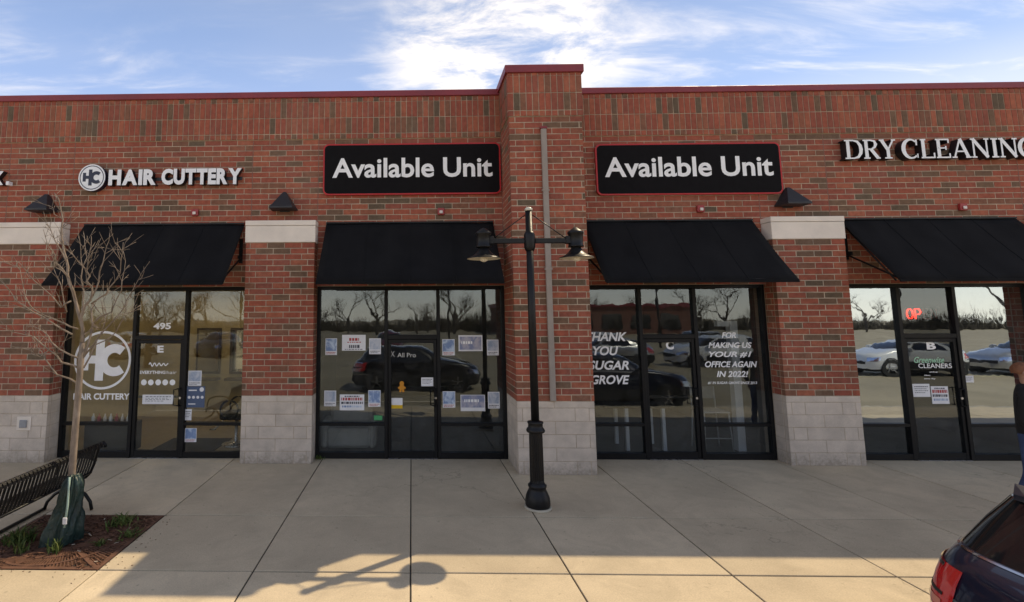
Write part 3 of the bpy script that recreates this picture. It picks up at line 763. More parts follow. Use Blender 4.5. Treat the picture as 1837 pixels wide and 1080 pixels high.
# salon papers
poster(255, 708, 312, 725, 'pale blue strip sign on the salon glass door', 'note', cat='sign')
poster(337, 665, 362, 692, 'portrait poster at the top, right of the salon door', 'pale')
t = poster(334, 693, 368, 731, 'dark blue poster with white dots, right of the salon door', 'plain')
x0, x1, z0, z1 = px_box(334, 693, 368, 731, YS - .011)
MB().add([(x0, YS - .0112, z0), (x1, YS - .0112, z0), (x1, YS - .0112, z1), (x0, YS - .0112, z1)], [(0, 1, 2, 3)]).build('print', flat('slate_blue_print', (.07, .11, .20), .6), t, recalc=False)
m = MB()
for i in range(4): m.disc_y(x0 + (x1 - x0) * (.14 + .24 * i), z0 + (z1 - z0) * .48, 0, .026, YS - .0121, YS - .0113, 14)
m.disc_y(x0 + (x1 - x0) * .82, z0 + (z1 - z0) * .85, 0, .04, YS - .0121, YS - .0113, 16)
m.box(x0 + (x1 - x0) * .1, x0 + (x1 - x0) * .55, YS - .0121, YS - .0113, z0 + (z1 - z0) * .78, z0 + (z1 - z0) * .84).box(x0 + (x1 - x0) * .1, x0 + (x1 - x0) * .5, YS - .0121, YS - .0113, z0 + (z1 - z0) * .14, z0 + (z1 - z0) * .19)
m.build('white_print', M['paper'], t)
poster(331, 734, 344, 754, 'small white sheet under the dark blue salon poster', 'note', cat='note')
t = poster(331, 768, 353, 793, 'small blue and white sign low in the right salon pane', 'blue', cat='sign')
# cleaners papers
poster(1639, 688.6, 1667, 712, 'white notice on the cleaners glass door', 'note', cat='notice')
poster(1673, 693, 1700, 724.5, 'red-bordered framed notice on the cleaners glass door', 'text2', cat='notice')
poster(1730, 674, 1746, 686, 'small white card in the pane right of the cleaners door', 'note', cat='notice')
# neon sign
x0, x1, z0, z1 = px_box(1628, 554, 1683, 572, YS + .12)
t = thing('neon_sign', 'red neon open sign glowing behind the glass above the cleaners door', 'neon sign', ((x0 + x1) / 2, YS + .12, z0))
neon = emissive('lit_red_neon', (.8, .05, .03), (1.0, .03, .02), 4.5); dim = flat('unlit_red_tube', (.30, .03, .03), .4)
w = (x1 - x0) / 4.3
def neon_letter(i, strokes, mat):
    m = MB(); ox = x0 + i * w * 1.08
    for s in strokes: m.tube([(ox + a * w * .8, YS + .12, z0 + b * (z1 - z0)) for a, b in s], .011, 8)
    m.build('letter', mat, t)
neon_letter(0, [[(.5 + .5 * math.cos(a * math.pi / 8), .5 + .5 * math.sin(a * math.pi / 8)) for a in range(17)]], neon)
neon_letter(1, [[(.05, 0), (.05, 1), (.7, 1), (.95, .8), (.95, .62), (.7, .45), (.05, .45)]], neon)
neon_letter(2, [[(.9, 1), (.05, 1), (.05, 0), (.9, 0)], [(.05, .5), (.7, .5)]], dim)
neon_letter(3, [[(.05, 0), (.05, 1), (.95, 0), (.95, 1)]], dim)
MB().box(x0 - .04, x1 + .04, YS + .14, YS + .15, z0 - .04, z1 + .04).build('backing', M['frame'], t)

# ------------------------------------------------------------------ awnings
def awning(x0, x1, label):
    zt, zb, yo = 4.135, 3.008, -1.0
    t = thing('awning', label, 'awning', ((x0 + x1) / 2, -.01, zt), 'black awnings over the storefronts')
    m = MB(); NX, NZ = 24, 10; th = .008
    rnd = random.Random(int(x0 * 100)); ph = rnd.random() * 6
    def pt(i, j, off):
        u, v = i / NX, j / NZ
        sag = .030 * math.sin(math.pi * v) * (1 - .6 * abs(math.cos(3 * math.pi * u))) + .006 * math.sin(9 * u + ph + 4 * v) + .004 * math.sin(23 * u + 2 * ph - 6 * v)
        return (x0 + (x1 - x0) * u, -.012 + (yo + .012) * v + sag * .75 + off * .75, zt + (zb - zt) * v - sag * .66 - off * .66)
    V = [pt(i, j, 0) for j in range(NZ + 1) for i in range(NX + 1)] + [pt(i, j, th) for j in range(NZ + 1) for i in range(NX + 1)]
    N = (NX + 1) * (NZ + 1); F = []
    for j in range(NZ):
        for i in range(NX):
            a = j * (NX + 1) + i; F += [(a, a + 1, a + NX + 2, a + NX + 1), (N + a, N + a + NX + 1, N + a + NX + 2, N + a + 1)]
    for i in range(NX): F += [(i, N + i, N + i + 1, i + 1), (NZ * (NX + 1) + i, NZ * (NX + 1) + i + 1, N + NZ * (NX + 1) + i + 1, N + NZ * (NX + 1) + i)]
    for j in range(NZ): a = j * (NX + 1); b = a + NX; F += [(a, a + NX + 1, N + a + NX + 1, N + a), (b, N + b, N + b + NX + 1, b + NX + 1)]
    m.add(V, F, 0, True); m.build('canopy', M['awning'], t)
    MB().box(x0, x1, yo - .016, yo + .004, zb - .035, zb + .005, ch=.003).build('valance', M['awning'], t)
    for i in (6, 12, 18):
        sm_ = MB(); P = [Vector(pt(i, j, -.003)) for j in range(NZ + 1)]
        for p_, q_ in zip(P, P[1:]): sm_.bar(p_, q_, .022, .005)
        sm_.build('seam', M['awning'], t)
    MB().tube([(x0 + .03, yo + .045, zb + .012), (x1 - .03, yo + .045, zb + .012)], .018, 8).build('front_bar', M['black_metal'], t)
    MB().box(x0, x1, -.040, -.004, zt - .002, zt + .022).build('head_bar', M['black_metal'], t)
    for k in range(4):
        xx = x0 + .03 + (x1 - x0 - .06) * k / 3
        MB().tube([(xx, -.03, zt - .10), (xx, yo + .09, zb - .010)], .013, 6).build('rafter', M['black_metal'], t)
    for xx in (x0 + .045, x1 - .045):
        MB().bar((xx, -.004, 3.52), (xx, yo + .06, zb + .03), .022, .022).build('arm', M['black_metal'], t)
        MB().box(xx - .03, xx + .03, -.03, -.003, 3.42, 3.86).box(xx - .025, xx + .025, -.12, -.031, 3.49, 3.55).build('bracket', M['black_metal'], t)
    return t
awning(-5.985, -3.035, 'black sloping awning over the salon storefront')
awning(-1.535, 1.475, 'black sloping awning over the storefront left of the pier')
awning(3.075, 6.065, 'black sloping awning over the storefront right of the pier')
awning(7.600, 10.62, 'black sloping awning over the cleaners storefront at the right edge')

# ------------------------------------------------------------------ wall lights and alarms
def wall_light(xc, label):
    zt, zb = 4.715, 4.375; w, d = .23, .30
    t = thing('wall_light', label, 'wall light', (xc, 0, zb), 'pyramid wall lights')
    m = MB()
    m.add([(xc - w, -.012, zb + .03), (xc - w * .86, -d, zb + .03), (xc + w * .86, -d, zb + .03), (xc + w, -.012, zb + .03), (xc - .028, -.012, zt), (xc - .024, -.06, zt), (xc + .024, -.06, zt), (xc + .028, -.012, zt)],
          [(0, 1, 5, 4), (1, 2, 6, 5), (2, 3, 7, 6), (4, 5, 6, 7), (0, 4, 7, 3)]); m.build('shade', M['dark_bronze'], t)
    m = MB(); a = .006
    m.add([(xc - w - a, -.010, zb), (xc - w * .86 - a, -d - a, zb), (xc + w * .86 + a, -d - a, zb), (xc + w + a, -.010, zb), (xc - w - a, -.010, zb + .03), (xc - w * .86 - a, -d - a, zb + .03), (xc + w * .86 + a, -d - a, zb + .03), (xc + w + a, -.010, zb + .03)],
          [(0, 1, 5, 4), (1, 2, 6, 5), (2, 3, 7, 6), (4, 5, 6, 7), (0, 3, 2, 1), (3, 0, 4, 7)]); m.build('rim', M['dark_bronze'], t)
    MB().box(xc - .09, xc + .09, -.009, -.003, zb - .02, zb + .20).build('back_plate', M['dark_bronze'], t)
wall_light(-6.715, 'dark pyramid wall light above the leftmost column, behind the bare tree')
wall_light(-2.300, 'dark pyramid wall light between the salon sign and a black sign')
wall_light(6.715, 'dark pyramid wall light above the column left of the cleaners')
for x, z, nm in ((-3.945, 4.353, 'under the salon sign'), (.542, 4.337, 'under the black sign left of the pier'), (5.165, 4.349, 'under the black sign right of the pier'), (9.727, 4.341, 'under the dry cleaning sign')):
    t = thing('fire_alarm', 'small red fire alarm box on the brick ' + nm, 'fire alarm', (x, 0, z), 'red fire alarms')
    MB().box(x - .062, x + .062, -.055, -.002, z - .062, z + .062, ch=.008).build('housing', M['strobe_red'], t)
    MB().box(x - .030, x + .030, -.080, -.056, z - .042, z + .012, ch=.008).build('lens', M['lens'], t)

# ------------------------------------------------------------------ signs
def black_sign(x0, x1, z0, z1, tx0, tx1, tz0, tz1, label):
    y = -.055
    t = thing('sign_board', label, 'sign', ((x0 + x1) / 2, y, z0), 'black sign boards')
    def rrect(a, b, c, d, r_, n=6):
        P = []
        for cx_, cz_, s in ((b - r_, d - r_, 0), (a + r_, d - r_, 90), (a + r_, c + r_, 180), (b - r_, c + r_, 270)):
            for i in range(n + 1): P.append((cx_ + r_ * math.cos(R(s + 90 * i / n)), cz_ + r_ * math.sin(R(s + 90 * i / n))))
        return P
    def slabm(P, ya, yb, mat, nm):
        n = len(P); m = MB().add([(p[0], ya, p[1]) for p in P] + [(p[0], yb, p[1]) for p in P], [tuple(range(n))[::-1], tuple(range(n, 2 * n))] + [(i, (i + 1) % n, n + (i + 1) % n, n + i) for i in range(n)])
        m.build(nm, mat, t)
    slabm(rrect(x0, x1, z0, z1, .10), y, -.004, M['sign_red'], 'edge')
    slabm(rrect(x0 + .026, x1 - .026, z0 + .026, z1 - .026, .08), y - .004, y + .01, M['sign_black'], 'panel')
    m = MB(); text_box(m, 'Available Unit', tx0, tx1, tz0, tz1, y - .0065, offset=.022); m.build('lettering', M['white_vinyl'], t, recalc=False)
black_sign(-1.600, 1.630, 4.650, 5.605, -1.43, 1.48, 4.965, 5.335, 'black sign with red edge reading Available Unit, left of the pier')
black_sign(3.342, 6.630, 4.604, 5.550, 3.495, 6.48, 4.930, 5.300, 'black sign with red edge reading Available Unit, right of the pier')

def letter_obj(ch, x0, x1, z0, z1, y, depth, parent, offset=.04, bold_keep=False):
    m = MB(); text_box(m, ch, x0, x1, z0, z1, y, depth=depth, offset=offset, mi=0, mis=1)
    return m.build('letter', [M['white'], M['letter_side']], parent, recalc=False)
def word(s, x0, x1, z0, z1, y, depth, parent, offset=.05, gap=.10, ratio={}):
    ws = []
    for ch in s:
        vs, _, _ = text_data(ch, offset); ax = min(v.x for v in vs); bx = max(v.x for v in vs); ws.append((bx - ax) * ratio.get(ch, 1))
    tot_ = sum(ws) + gap * (len(s) - 1); k = (x1 - x0) / tot_; x = x0
    for ch, w_ in zip(s, ws): letter_obj(ch, x, x + w_ * k, z0, z1, y, depth, parent, offset); x += (w_ + gap) * k
# salon sign
ys = -.115
t = thing('salon_sign', 'white raised letters reading HAIR CUTTERY with a round badge', 'sign', (-4.57, 0, 4.85))
hz0, hz1 = 4.855, 5.150
word('HAIR', -5.535, -4.655, hz0, hz1, ys, .10, t, offset=.055, gap=.055)
word('CUTTERY', -4.555, -3.080, hz0 + .002, hz1 + .006, ys, .10, t, offset=.055, gap=.03)
bx, bz, br = -5.845, 5.005, .250
bd = MB().disc_y(bx, bz, 0, br, ys, -.006, 48, 0, 1).build('badge', [M['white'], M['navy']], t)
m = MB().disc_y(bx, bz, br * .84, br * .90, ys - .0015, ys + .001, 48); hc_logo(m, bx - .005, bz, br * .86, ys - .002)
m.build('emblem', M['navy'], bd, recalc=False)
MB().box(-5.50, -3.1, -.013, -.003, 4.96, 5.02).build('raceway', M['letter_side'], t)
# dry cleaning sign: serif channel letters
t = thing('cleaners_sign', 'white raised serif letters reading DRY CLEANING on black returns', 'sign', (9.3, 0, 5.2))
def serif(ch, x0, w, z0, h, y, dep):
    m = MB(); T, S = .052 * h / .36, .026 * h / .36; T *= 1.15; k = [0]
    def rb(pts, ww, n=None):
        k[0] += 1; ribbon(m, [(x0 + a * w, z0 + b * h) for a, b in pts], [q for q in ww] if isinstance(ww, list) else ww, y - .0005 * k[0], dep, 0, 1)
    def stem(x, a=0, b=1, th=T): rb([(x, a), (x, b)], th)
    def foot(x, b, half=.20): rb([(x - half, b), (x + half, b)], S)
    lo, hi = S / 2 / h, 1 - S / 2 / h
    if ch in 'DRELI':
        sx = .5 if ch == 'I' else .2
        stem(sx); foot(sx, lo, .42 if ch == 'I' else .2); foot(sx, hi, .42 if ch == 'I' else .2)
    if ch == 'D':
        P = [(.2, hi), (.5, hi), (.75, .90), (.90, .70), (.93, .5), (.90, .30), (.75, .10), (.5, lo), (.2, lo)]
        rb(P, [S, S, T * .75, T, T * 1.1, T, T * .75, S, S])
    if ch == 'R':
        rb([(.2, hi), (.5, hi), (.72, .92), (.80, .76), (.72, .60), (.5, .50), (.2, .50)], [S, S, T * .7, T, T * .7, S, S])
        rb([(.48, .50), (.88, .03)], T); foot(.90, lo, .13)
    if ch == 'Y':
        rb([(.12, .98), (.5, .45)], T); rb([(.88, .98), (.5, .45)], S * 1.2); stem(.5, 0, .48); foot(.5, lo, .24); foot(.12, hi, .16); foot(.88, hi, .14)
    if ch in 'CG':
        P = [(.5 + .44 * math.cos(R(a)), .5 + .48 * math.sin(R(a))) for a in range(48, 313, 12)]
        rb(P, [S + (T * 1.15 - S) * max(0, -math.cos(R(a))) + S * .2 for a in range(48, 313, 12)]); stem(.84, .68, .98, S * 1.1)
        if ch == 'G': stem(.80, .04, .46); foot(.80, .45, .18)
        else: stem(.86, .03, .24, S * .8)
    if ch == 'L': rb([(.2, lo), (.92, lo)], S); stem(.92, 0, .28, S)
    if ch == 'E': rb([(.2, lo), (.9, lo)], S); stem(.9, 0, .24, S); rb([(.2, hi), (.86, hi)], S); stem(.86, .78, 1, S); rb([(.2, .52), (.66, .52)], S); stem(.66, .42, .62, S)
    if ch == 'A': rb([(.48, .98), (.12, .02)], S * 1.2); rb([(.48, 1), (.88, .02)], T); rb([(.25, .34), (.74, .34)], S); foot(.12, lo, .14); foot(.88, lo, .15)
    if ch == 'N': stem(.14, 0, 1, S * 1.15); stem(.86, 0, 1, S * 1.15); rb([(.12, .99), (.88, .02)], T); foot(.14, lo, .14); foot(.86, hi, .14); foot(.08, hi, .1)
    m.build('letter', [M['white'], M['letter_side']], t, recalc=False)
x = 7.700
for ch, w_ in (('D', .32), ('R', .29), ('Y', .28), (' ', .10), ('C', .31), ('L', .26), ('E', .27), ('A', .33), ('N', .33), ('I', .15), ('N', .33), ('G', .33)):
    if ch != ' ': serif(ch, x, w_ * .95, 5.200, .350, -.135, .125)
    x += w_ * 1.012
# letters of the neighbour's sign at the left edge
t = thing('neighbour_sign', 'end of a raised white letter sign cut off at the left edge', 'sign', (-7.55, 0, 4.88))
letter_obj('X', -7.78, -7.505, 4.885, 5.145, -.105, .10, t); 
MB().box(-7.455, -7.40, -.105, -.005, 4.885, 4.955, ch=.004).build('full_stop', [M['white'], M['letter_side']], t)
# outlet on the leftmost column
t = thing('outdoor_outlet', 'pale square outlet cover on the block base at far left', 'outlet', (-6.66, YC, .54))
MB().box(-6.785, -6.535, YC - .012, YC + .001, .540, .770, ch=.004).build('plate', M['stone'], t)
MB().box(-6.725, -6.600, YC - .040, YC - .0125, .585, .715, ch=.008).build('cover', surf('grey_plastic', (.30, .31, .33), .5), t)

# ------------------------------------------------------------------ street lamp
LX, LY = 1.615, -2.194
t = thing('street_lamp', 'black twin-arm street lamp standing on the pavement before the pier', 'street lamp', (LX, LY, 0))
MB().lathe(LX, LY, [(.175, .001), (.175, .022), (.165, .028), (.02, .028)], 32).build('footing', M['kerb'], t)
base = MB().lathe(LX, LY, [(.150, .029), (.158, .05), (.158, .10), (.150, .15), (.130, .20), (.112, .235), (.108, .26), (.118, .275), (.118, .295), (.098, .31), (.092, .33)], 32).build('base', M['black_metal'], t)
n = 20; prof = []
sh = MB(); vs_ = []; 
for zz in (.33, .36, .90, .945):
    for j in range(n * 2):
        rr_ = (.090 if j % 2 == 0 else .080) if .34 < zz < .93 else .088
        rr_ -= .006 * (zz - .33); a = math.pi * j / n; vs_.append((LX + rr_ * math.cos(a), LY + rr_ * math.sin(a), zz))
sh.add(vs_, [(i * 2 * n + j, i * 2 * n + (j + 1) % (2 * n), (i + 1) * 2 * n + (j + 1) % (2 * n), (i + 1) * 2 * n + j) for i in range(3) for j in range(2 * n)], 0, False); sh.build('shaft', M['black_metal'], t)
MB().lathe(LX, LY, [(.086, .945), (.112, .955), (.122, .975), (.112, 1.0), (.094, 1.02), (.094, 1.06), (.104, 1.075), (.100, 1.09), (.058, 1.10)], 32).build('collar', M['black_metal'], t)
MB().lathe(LX, LY, [(.053, 1.095), (.046, 3.90)], 24).build('pole', M['black_metal'], t)
MB().lathe(LX, LY, [(.052, 3.90), (.054, 3.925), (.035, 3.945), (.01, 3.955)], 20).build('finial', M['reflector'], t)
MB().lathe(LX, LY, [(.054, 3.345), (.068, 3.375), (.074, 3.40), (.074, 3.56), (.068, 3.585), (.054, 3.61)], 24).build('sleeve', M['black_metal'], t)
for s in (-1, 1):
    hx = LX + s * .625
    arm = MB().box(min(LX + s * .07, hx - s * .09), max(LX + s * .07, hx - s * .09), LY - .028, LY + .028, 3.450, 3.520, ch=.006).build('arm', M['black_metal'], t)
    MB().tube([(LX + s * .05, LY, 3.845), (hx - s * .14, LY, 3.52)], .007, 6).build('stay_rod', M['black_metal'], t)
    hd = MB().lathe(hx, LY, [(.100, 3.395), (.104, 3.41), (.096, 3.42), (.096, 3.570), (.106, 3.58), (.106, 3.60), (.085, 3.618), (.030, 3.66), (.012, 3.668)], 28).build('housing', M['black_metal'], t)
    MB().box(min(hx - s * .14, hx - s * .06), max(hx - s * .14, hx - s * .06), LY - .045, LY + .045, 3.44, 3.545, ch=.008).build('coupling', M['black_metal'], hd)
    shd = MB().lathe(hx, LY, [(.062, 3.394), (.070, 3.37), (.095, 3.335), (.130, 3.300), (.175, 3.272), (.225, 3.255), (.230, 3.243)], 36, cap=False).build('shade', M['black_metal'], t)
    MB().lathe(hx, LY, [(.056, 3.388), (.064, 3.366), (.090, 3.330), (.126, 3.295), (.171, 3.267), (.222, 3.250), (.2285, 3.2425)], 36, cap=False).build('reflector', M['reflector'], shd)
    MB().lathe(hx, LY, [(.03, 3.36), (.045, 3.30), (.058, 3.25), (.05, 3.215), (.02, 3.20), (.002, 3.198)], 18).build('bulb', M['bulb'], shd)

# ------------------------------------------------------------------ tree pit, tree and watering bag
gx0, gx1, gy0, gy1 = X0 - 3 * PX + .012, X0 - 2 * PX - .012, -3.873, -2.497
TX, TY = -3.86, -3.20
def mulch_material():
    t = NT('brown_mulch')
    c = t.ramp(t.noise(26, 5, .7), [(.3, (.045, .022, .014)), (.5, (.105, .050, .030)), (.7, (.17, .085, .052))])
    return t.bsdf(c, .95, 0, t.bump(t.noise(55, 4, .7), 1.0, .02), .2)
M['mulch'] = mulch_material()
m = MB(); NX = 26
rnd = random.Random(3)
for j in range(NX + 1):
    for i in range(NX + 1):
        pass
V = [(gx0 + (gx1 - gx0) * i / NX, gy0 + (gy1 - gy0) * j / NX, -.016 + rnd.uniform(0, .014)) for j in range(NX + 1) for i in range(NX + 1)]
m.add(V, [(j * (NX + 1) + i, j * (NX + 1) + i + 1, (j + 1) * (NX + 1) + i + 1, (j + 1) * (NX + 1) + i) for j in range(NX) for i in range(NX)], 0, True)
pit = kind(m.build('mulch_bed', M['mulch'], recalc=False), 'structure')
rust = surf('rusty_iron', (.155, .070, .042), .9, var=.35, scale=9, bump=.5, fine=70)
t = thing('tree_grate', 'rusty brown square iron tree grate with radial slots, half under mulch', 'tree grate', ((gx0 + gx1) / 2, (gy0 + gy1) / 2, 0))
fm = MB(); w = .05
for a, b, c, d in ((gx0, gx1, gy0, gy0 + w), (gx0, gx1, gy1 - w, gy1), (gx0, gx0 + w, gy0 + w, gy1 - w), (gx1 - w, gx1, gy0 + w, gy1 - w)): fm.box(a, b, c, d, -.028, -.001)
fm.build('frame', rust, t)
bars = MB(); nb = 132
cxg, cyg = (gx0 + gx1) / 2, (gy0 + gy1) / 2
for k in range(nb):
    a = 2 * math.pi * (k + .5) / nb; ca, sa = math.cos(a), math.sin(a)
    r1 = min((gx1 - gx0) / 2 / max(abs(ca), 1e-6), (gy1 - gy0) / 2 / max(abs(sa), 1e-6)) - w - .01
    if abs(math.sin(2 * a)) > .9995: continue
    bars.bar((cxg + .24 * ca, cyg + .24 * sa, -.009), (cxg + r1 * ca, cyg + r1 * sa, -.009), .013, .012)
bars.build('bars', rust, t)
rg = MB()
for r_ in (.26, .45, .62):
    P = [(cxg + r_ * math.cos(a * math.pi / 24), cyg + r_ * math.sin(a * math.pi / 24), -.006) for a in range(49)]
    for p, q in zip(P, P[1:]): rg.bar(p, q, .03, .013)
for sx in (-1, 1):
    for sy in (-1, 1): rg.bar((cxg + sx * .17, cyg + sy * .17, -.005), (cxg + sx * (gx1 - gx0) * .48, cyg + sy * (gy1 - gy0) * .48, -.005), .045, .013)
rg.build('ribs', rust, t)
# mulch spilled on the grate, chips and weeds
ch = MB(); rnd = random.Random(11)
for k in range(1500):
    x = rnd.uniform(gx0 + .03, gx1 - .03); y = rnd.uniform(gy0 + .03, gy1 - .03)
    cover = 0.25 + .75 * max(0, min(1, (y - gy0) / (gy1 - gy0) * 1.5 - .25)); 
    if rnd.random() > cover: continue
    a = rnd.uniform(0, 6.28); L = rnd.uniform(.010, .032); wd = rnd.uniform(.004, .011); z = rnd.uniform(-.004, .008)
    d = Vector((math.cos(a), math.sin(a), rnd.uniform(-.3, .3))) * L; e = Vector((-math.sin(a), math.cos(a), rnd.uniform(-.2, .2))) * wd; p = Vector((x, y, z + .004))
    u_ = Vector((0, 0, .004)); ch.add([p - d - e, p + d - e, p + d + e, p - d + e, p - d * .8 + u_, p + d * .8 + u_], [(0, 1, 5, 4), (1, 2, 5), (2, 3, 4, 5), (3, 0, 4)])
def chip_material():
    t_ = NT('wood_chips')
    return t_.bsdf(t_.ramp(t_.rand(), [(0, (.06, .028, .018)), (.4, (.12, .055, .033)), (.75, (.19, .095, .06)), (.97, (.45, .38, .30))], 'CONSTANT'), .9, spec=.2)
for k in range(60):
    a = rnd.uniform(0, 6.28); e_ = rnd.random() ** 2 * .35; side = rnd.choice((0, 0, 1))
    x, y = (gx1 + .02 + e_, rnd.uniform(gy0, gy1)) if side == 0 else (rnd.uniform(gx0, gx1), gy0 - .02 - e_)
    L = rnd.uniform(.004, .012); wd = rnd.uniform(.002, .005); d = Vector((math.cos(a), math.sin(a), 0)) * L; e = Vector((-math.sin(a), math.cos(a), 0)) * wd; p = Vector((x, y, .0015)); u_ = Vector((0, 0, .004))
    ch.add([p - d - e, p + d - e, p + d + e, p - d + e, p - d * .8 + u_, p + d * .8 + u_], [(0, 1, 5, 4), (1, 2, 5), (2, 3, 4, 5), (3, 0, 4)])
kind(ch.build('wood_chips', chip_material(), recalc=False), 'stuff')
def weed_material():
    t_ = NT('weed_leaves')
    return t_.bsdf(t_.ramp(t_.rand(), [(0, (.055, .095, .022)), (.5, (.085, .13, .03)), (1, (.15, .17, .05))]), .7, spec=.3)
M['weed'] = weed_material()
def weed(x, y, z, h, nb_, label, grp, sp=.12, wd=.009):
    m_ = MB(); rnd_ = random.Random(int(abs(x * 1000 + y * 37)))
    for k in range(nb_):
        a = rnd_.uniform(0, 6.28); l = h * rnd_.uniform(.45, 1.1); s_ = rnd_.uniform(.1, 1) * sp; bx_, by_ = x + rnd_.gauss(0, sp * .35), y + rnd_.gauss(0, sp * .35)
        dx_, dy_ = math.cos(a), math.sin(a); w_ = wd * rnd_.uniform(.6, 1.3); px_, py_ = -dy_ * w_, dx_ * w_
        P = []
        for q, ww in ((0, .5), (.4, 1), (.75, .7), (1, .05)):
            cx_, cy_, cz_ = bx_ + dx_ * s_ * q * q, by_ + dy_ * s_ * q * q, z + l * (q - .25 * q * q)
            P += [(cx_ - px_ * ww, cy_ - py_ * ww, cz_), (cx_ + px_ * ww, cy_ + py_ * ww, cz_)]
        m_.add(P, [(0, 1, 3, 2), (2, 3, 5, 4), (4, 5, 7, 6)])
    return tag(m_.build('weed', M['weed'], recalc=False), label, 'weed', grp)
weed(-4.33, -3.28, -.005, .20, 130, 'largest green weed clump, left of the watering bag', 'weeds in the tree pit', .18)
weed(-4.17, -3.52, -.005, .16, 36, 'yellow-green weed tuft at the front left of the grate', 'weeds in the tree pit', .10)
weed(-3.80, -3.50, -.005, .17, 44, 'bright green weed tuft right before the watering bag', 'weeds in the tree pit', .09)
weed(-3.50, -2.80, -.005, .14, 90, 'green weed patch behind the watering bag on its right', 'weeds in the tree pit', .20)
weed(-3.42, -3.32, -.005, .08, 34, 'small weed sprout on the grate right of the bag', 'weeds in the tree pit', .09)
weed(-3.22, -3.10, -.005, .08, 46, 'low weed patch near the right edge of the grate', 'weeds in the tree pit', .14)
weed(XA + CW + .08, .02, 0, .10, 40, 'tiny weed tuft at the foot of the column by the poster window', 'weeds at the wall', .10, .006)

def bark_material():
    t_ = NT('pale_young_bark')
    c_ = t_.ramp(t_.noise(18, 5, .6, stretch=(1, 1, .3)), [(.3, (.16, .122, .094)), (.55, (.27, .21, .165)), (.75, (.37, .305, .25))])
    return t_.bsdf(c_, .85, 0, t_.bump(t_.noise(60, 4, stretch=(1, 1, .4)), .4, .006), .2)
M['bark'] = bark_material()
tree = thing('young_tree', 'bare young street tree with pale bark in the grate beside the bench', 'tree', (TX, TY, 0))
def tp(px, py, dy=0.0): return at(px, py, TY + dy)
trunk = [Vector((TX - .03, TY, -.02)), tp(126, 905), tp(129, 850), tp(135, 770), tp(140, 710), tp(145, 650), tp(148, 615)]
MB().tube(trunk, [.040, .040, .038, .036, .035, .033, .030], 12).build('trunk', M['bark'], tree)
cr = MB(); rnd = random.Random(21)
BR = [  # (points px, depth drift, start radius)
 ([(148, 615), (141, 562), (131, 522), (121, 492), (119, 465), (113, 440), (110, 410), (110, 380), (105, 356), (97, 346)], .10, .022),
 ([(120, 495), (99, 470), (86, 440), (78, 412)], .25, .010), ([(119, 470), (104, 440), (92, 415), (82, 402)], -.10, .008), ([(110, 392), (96, 376), (86, 368)], .1, .006),
 ([(148, 615), (145, 570), (153, 547), (164, 533), (165, 515), (161, 495), (157, 478), (160, 455), (164, 424)], -.15, .020),
 ([(161, 497), (141, 470), (118, 447), (104, 432)], -.20, .009), ([(162, 462), (176, 452), (187, 444)], .05, .006),
 ([(165, 532), (177, 505), (185, 470), (191, 442), (197, 418)], .15, .011), ([(189, 455), (200, 449), (206, 448)], .1, .005),
 ([(164, 545), (190, 528), (206, 505), (217, 468), (221, 435)], -.30, .011), ([(219, 452), (212, 440), (208, 436)], .05, .004), ([(219, 447), (232, 440), (244, 434)], .1, .004),
 ([(168, 580), (200, 560), (218, 520), (223, 485), (221, 450)], .35, .010),
 ([(150, 640), (163, 600), (164, 565), (168, 545), (178, 560)], .20, .016), ([(152, 600), (166, 585), (180, 590), (187, 570), (183, 540)], -.2, .009),
 ([(144, 662), (110, 650), (88, 628), (60, 604), (25, 596), (-10, 582)], -.25, .013), ([(88, 628), (72, 640), (55, 628), (30, 622)], -.3, .007),
 ([(141, 690), (102, 672), (82, 645), (66, 622), (60, 606)], .20, .012), ([(146, 645), (106, 626), (86, 602), (70, 590), (48, 585)], .40, .012),
 ([(140, 590), (115, 580), (80, 566), (52, 545), (42, 515), (36, 482), (30, 468)], .45, .011), ([(128, 540), (110, 552), (75, 515), (50, 490), (34, 470)], -.15, .010),
 ([(130, 600), (98, 582), (60, 560), (30, 540), (2, 504), (-14, 490)], -.40, .011), ([(60, 560), (40, 552), (10, 548), (-12, 552)], -.4, .006), ([(36, 484), (22, 476), (8, 470)], .4, .004),
 ([(150, 640), (180, 600), (212, 566), (226, 540), (248, 502), (256, 493)], .30, .011), ([(150, 660), (172, 618), (208, 596), (226, 560), (228, 542)], -.25, .010), ([(212, 566), (236, 560), (252, 548)], .3, .005),
 ([(133, 530), (125, 500), (100, 480), (98, 455)], -.35, .008), ([(146, 575), (150, 520), (148, 480), (145, 450), (141, 425)], .35, .010), ([(148, 480), (156, 462), (152, 440), (150, 418)], .3, .006),
 ([(120, 560), (112, 525), (104, 500), (97, 470), (95, 452)], .15, .008), ([(185, 590), (190, 560), (186, 540), (196, 520)], .15, .006),
]
segs_ = []
for pts, drift, r0 in BR:
    n = len(pts); P = []
    for i, (a, b) in enumerate(pts):
        f = i / (n - 1); P.append(tp(a, b, drift * (f if r0 > .012 else .35 + .65 * f) ))
    # smooth subdivision with small kinks
    Q = [P[0]]
    for a, b in zip(P, P[1:]):
        mid = (a + b) / 2 + Vector((rnd.gauss(0, .012), rnd.gauss(0, .02), rnd.gauss(0, .008))); Q += [mid, b]
    rad = [max(.0036, r0 * (1 - .82 * i / (len(Q) - 1))) for i in range(len(Q))]
    cr.tube(Q, rad, 7); segs_.append((Q, rad))
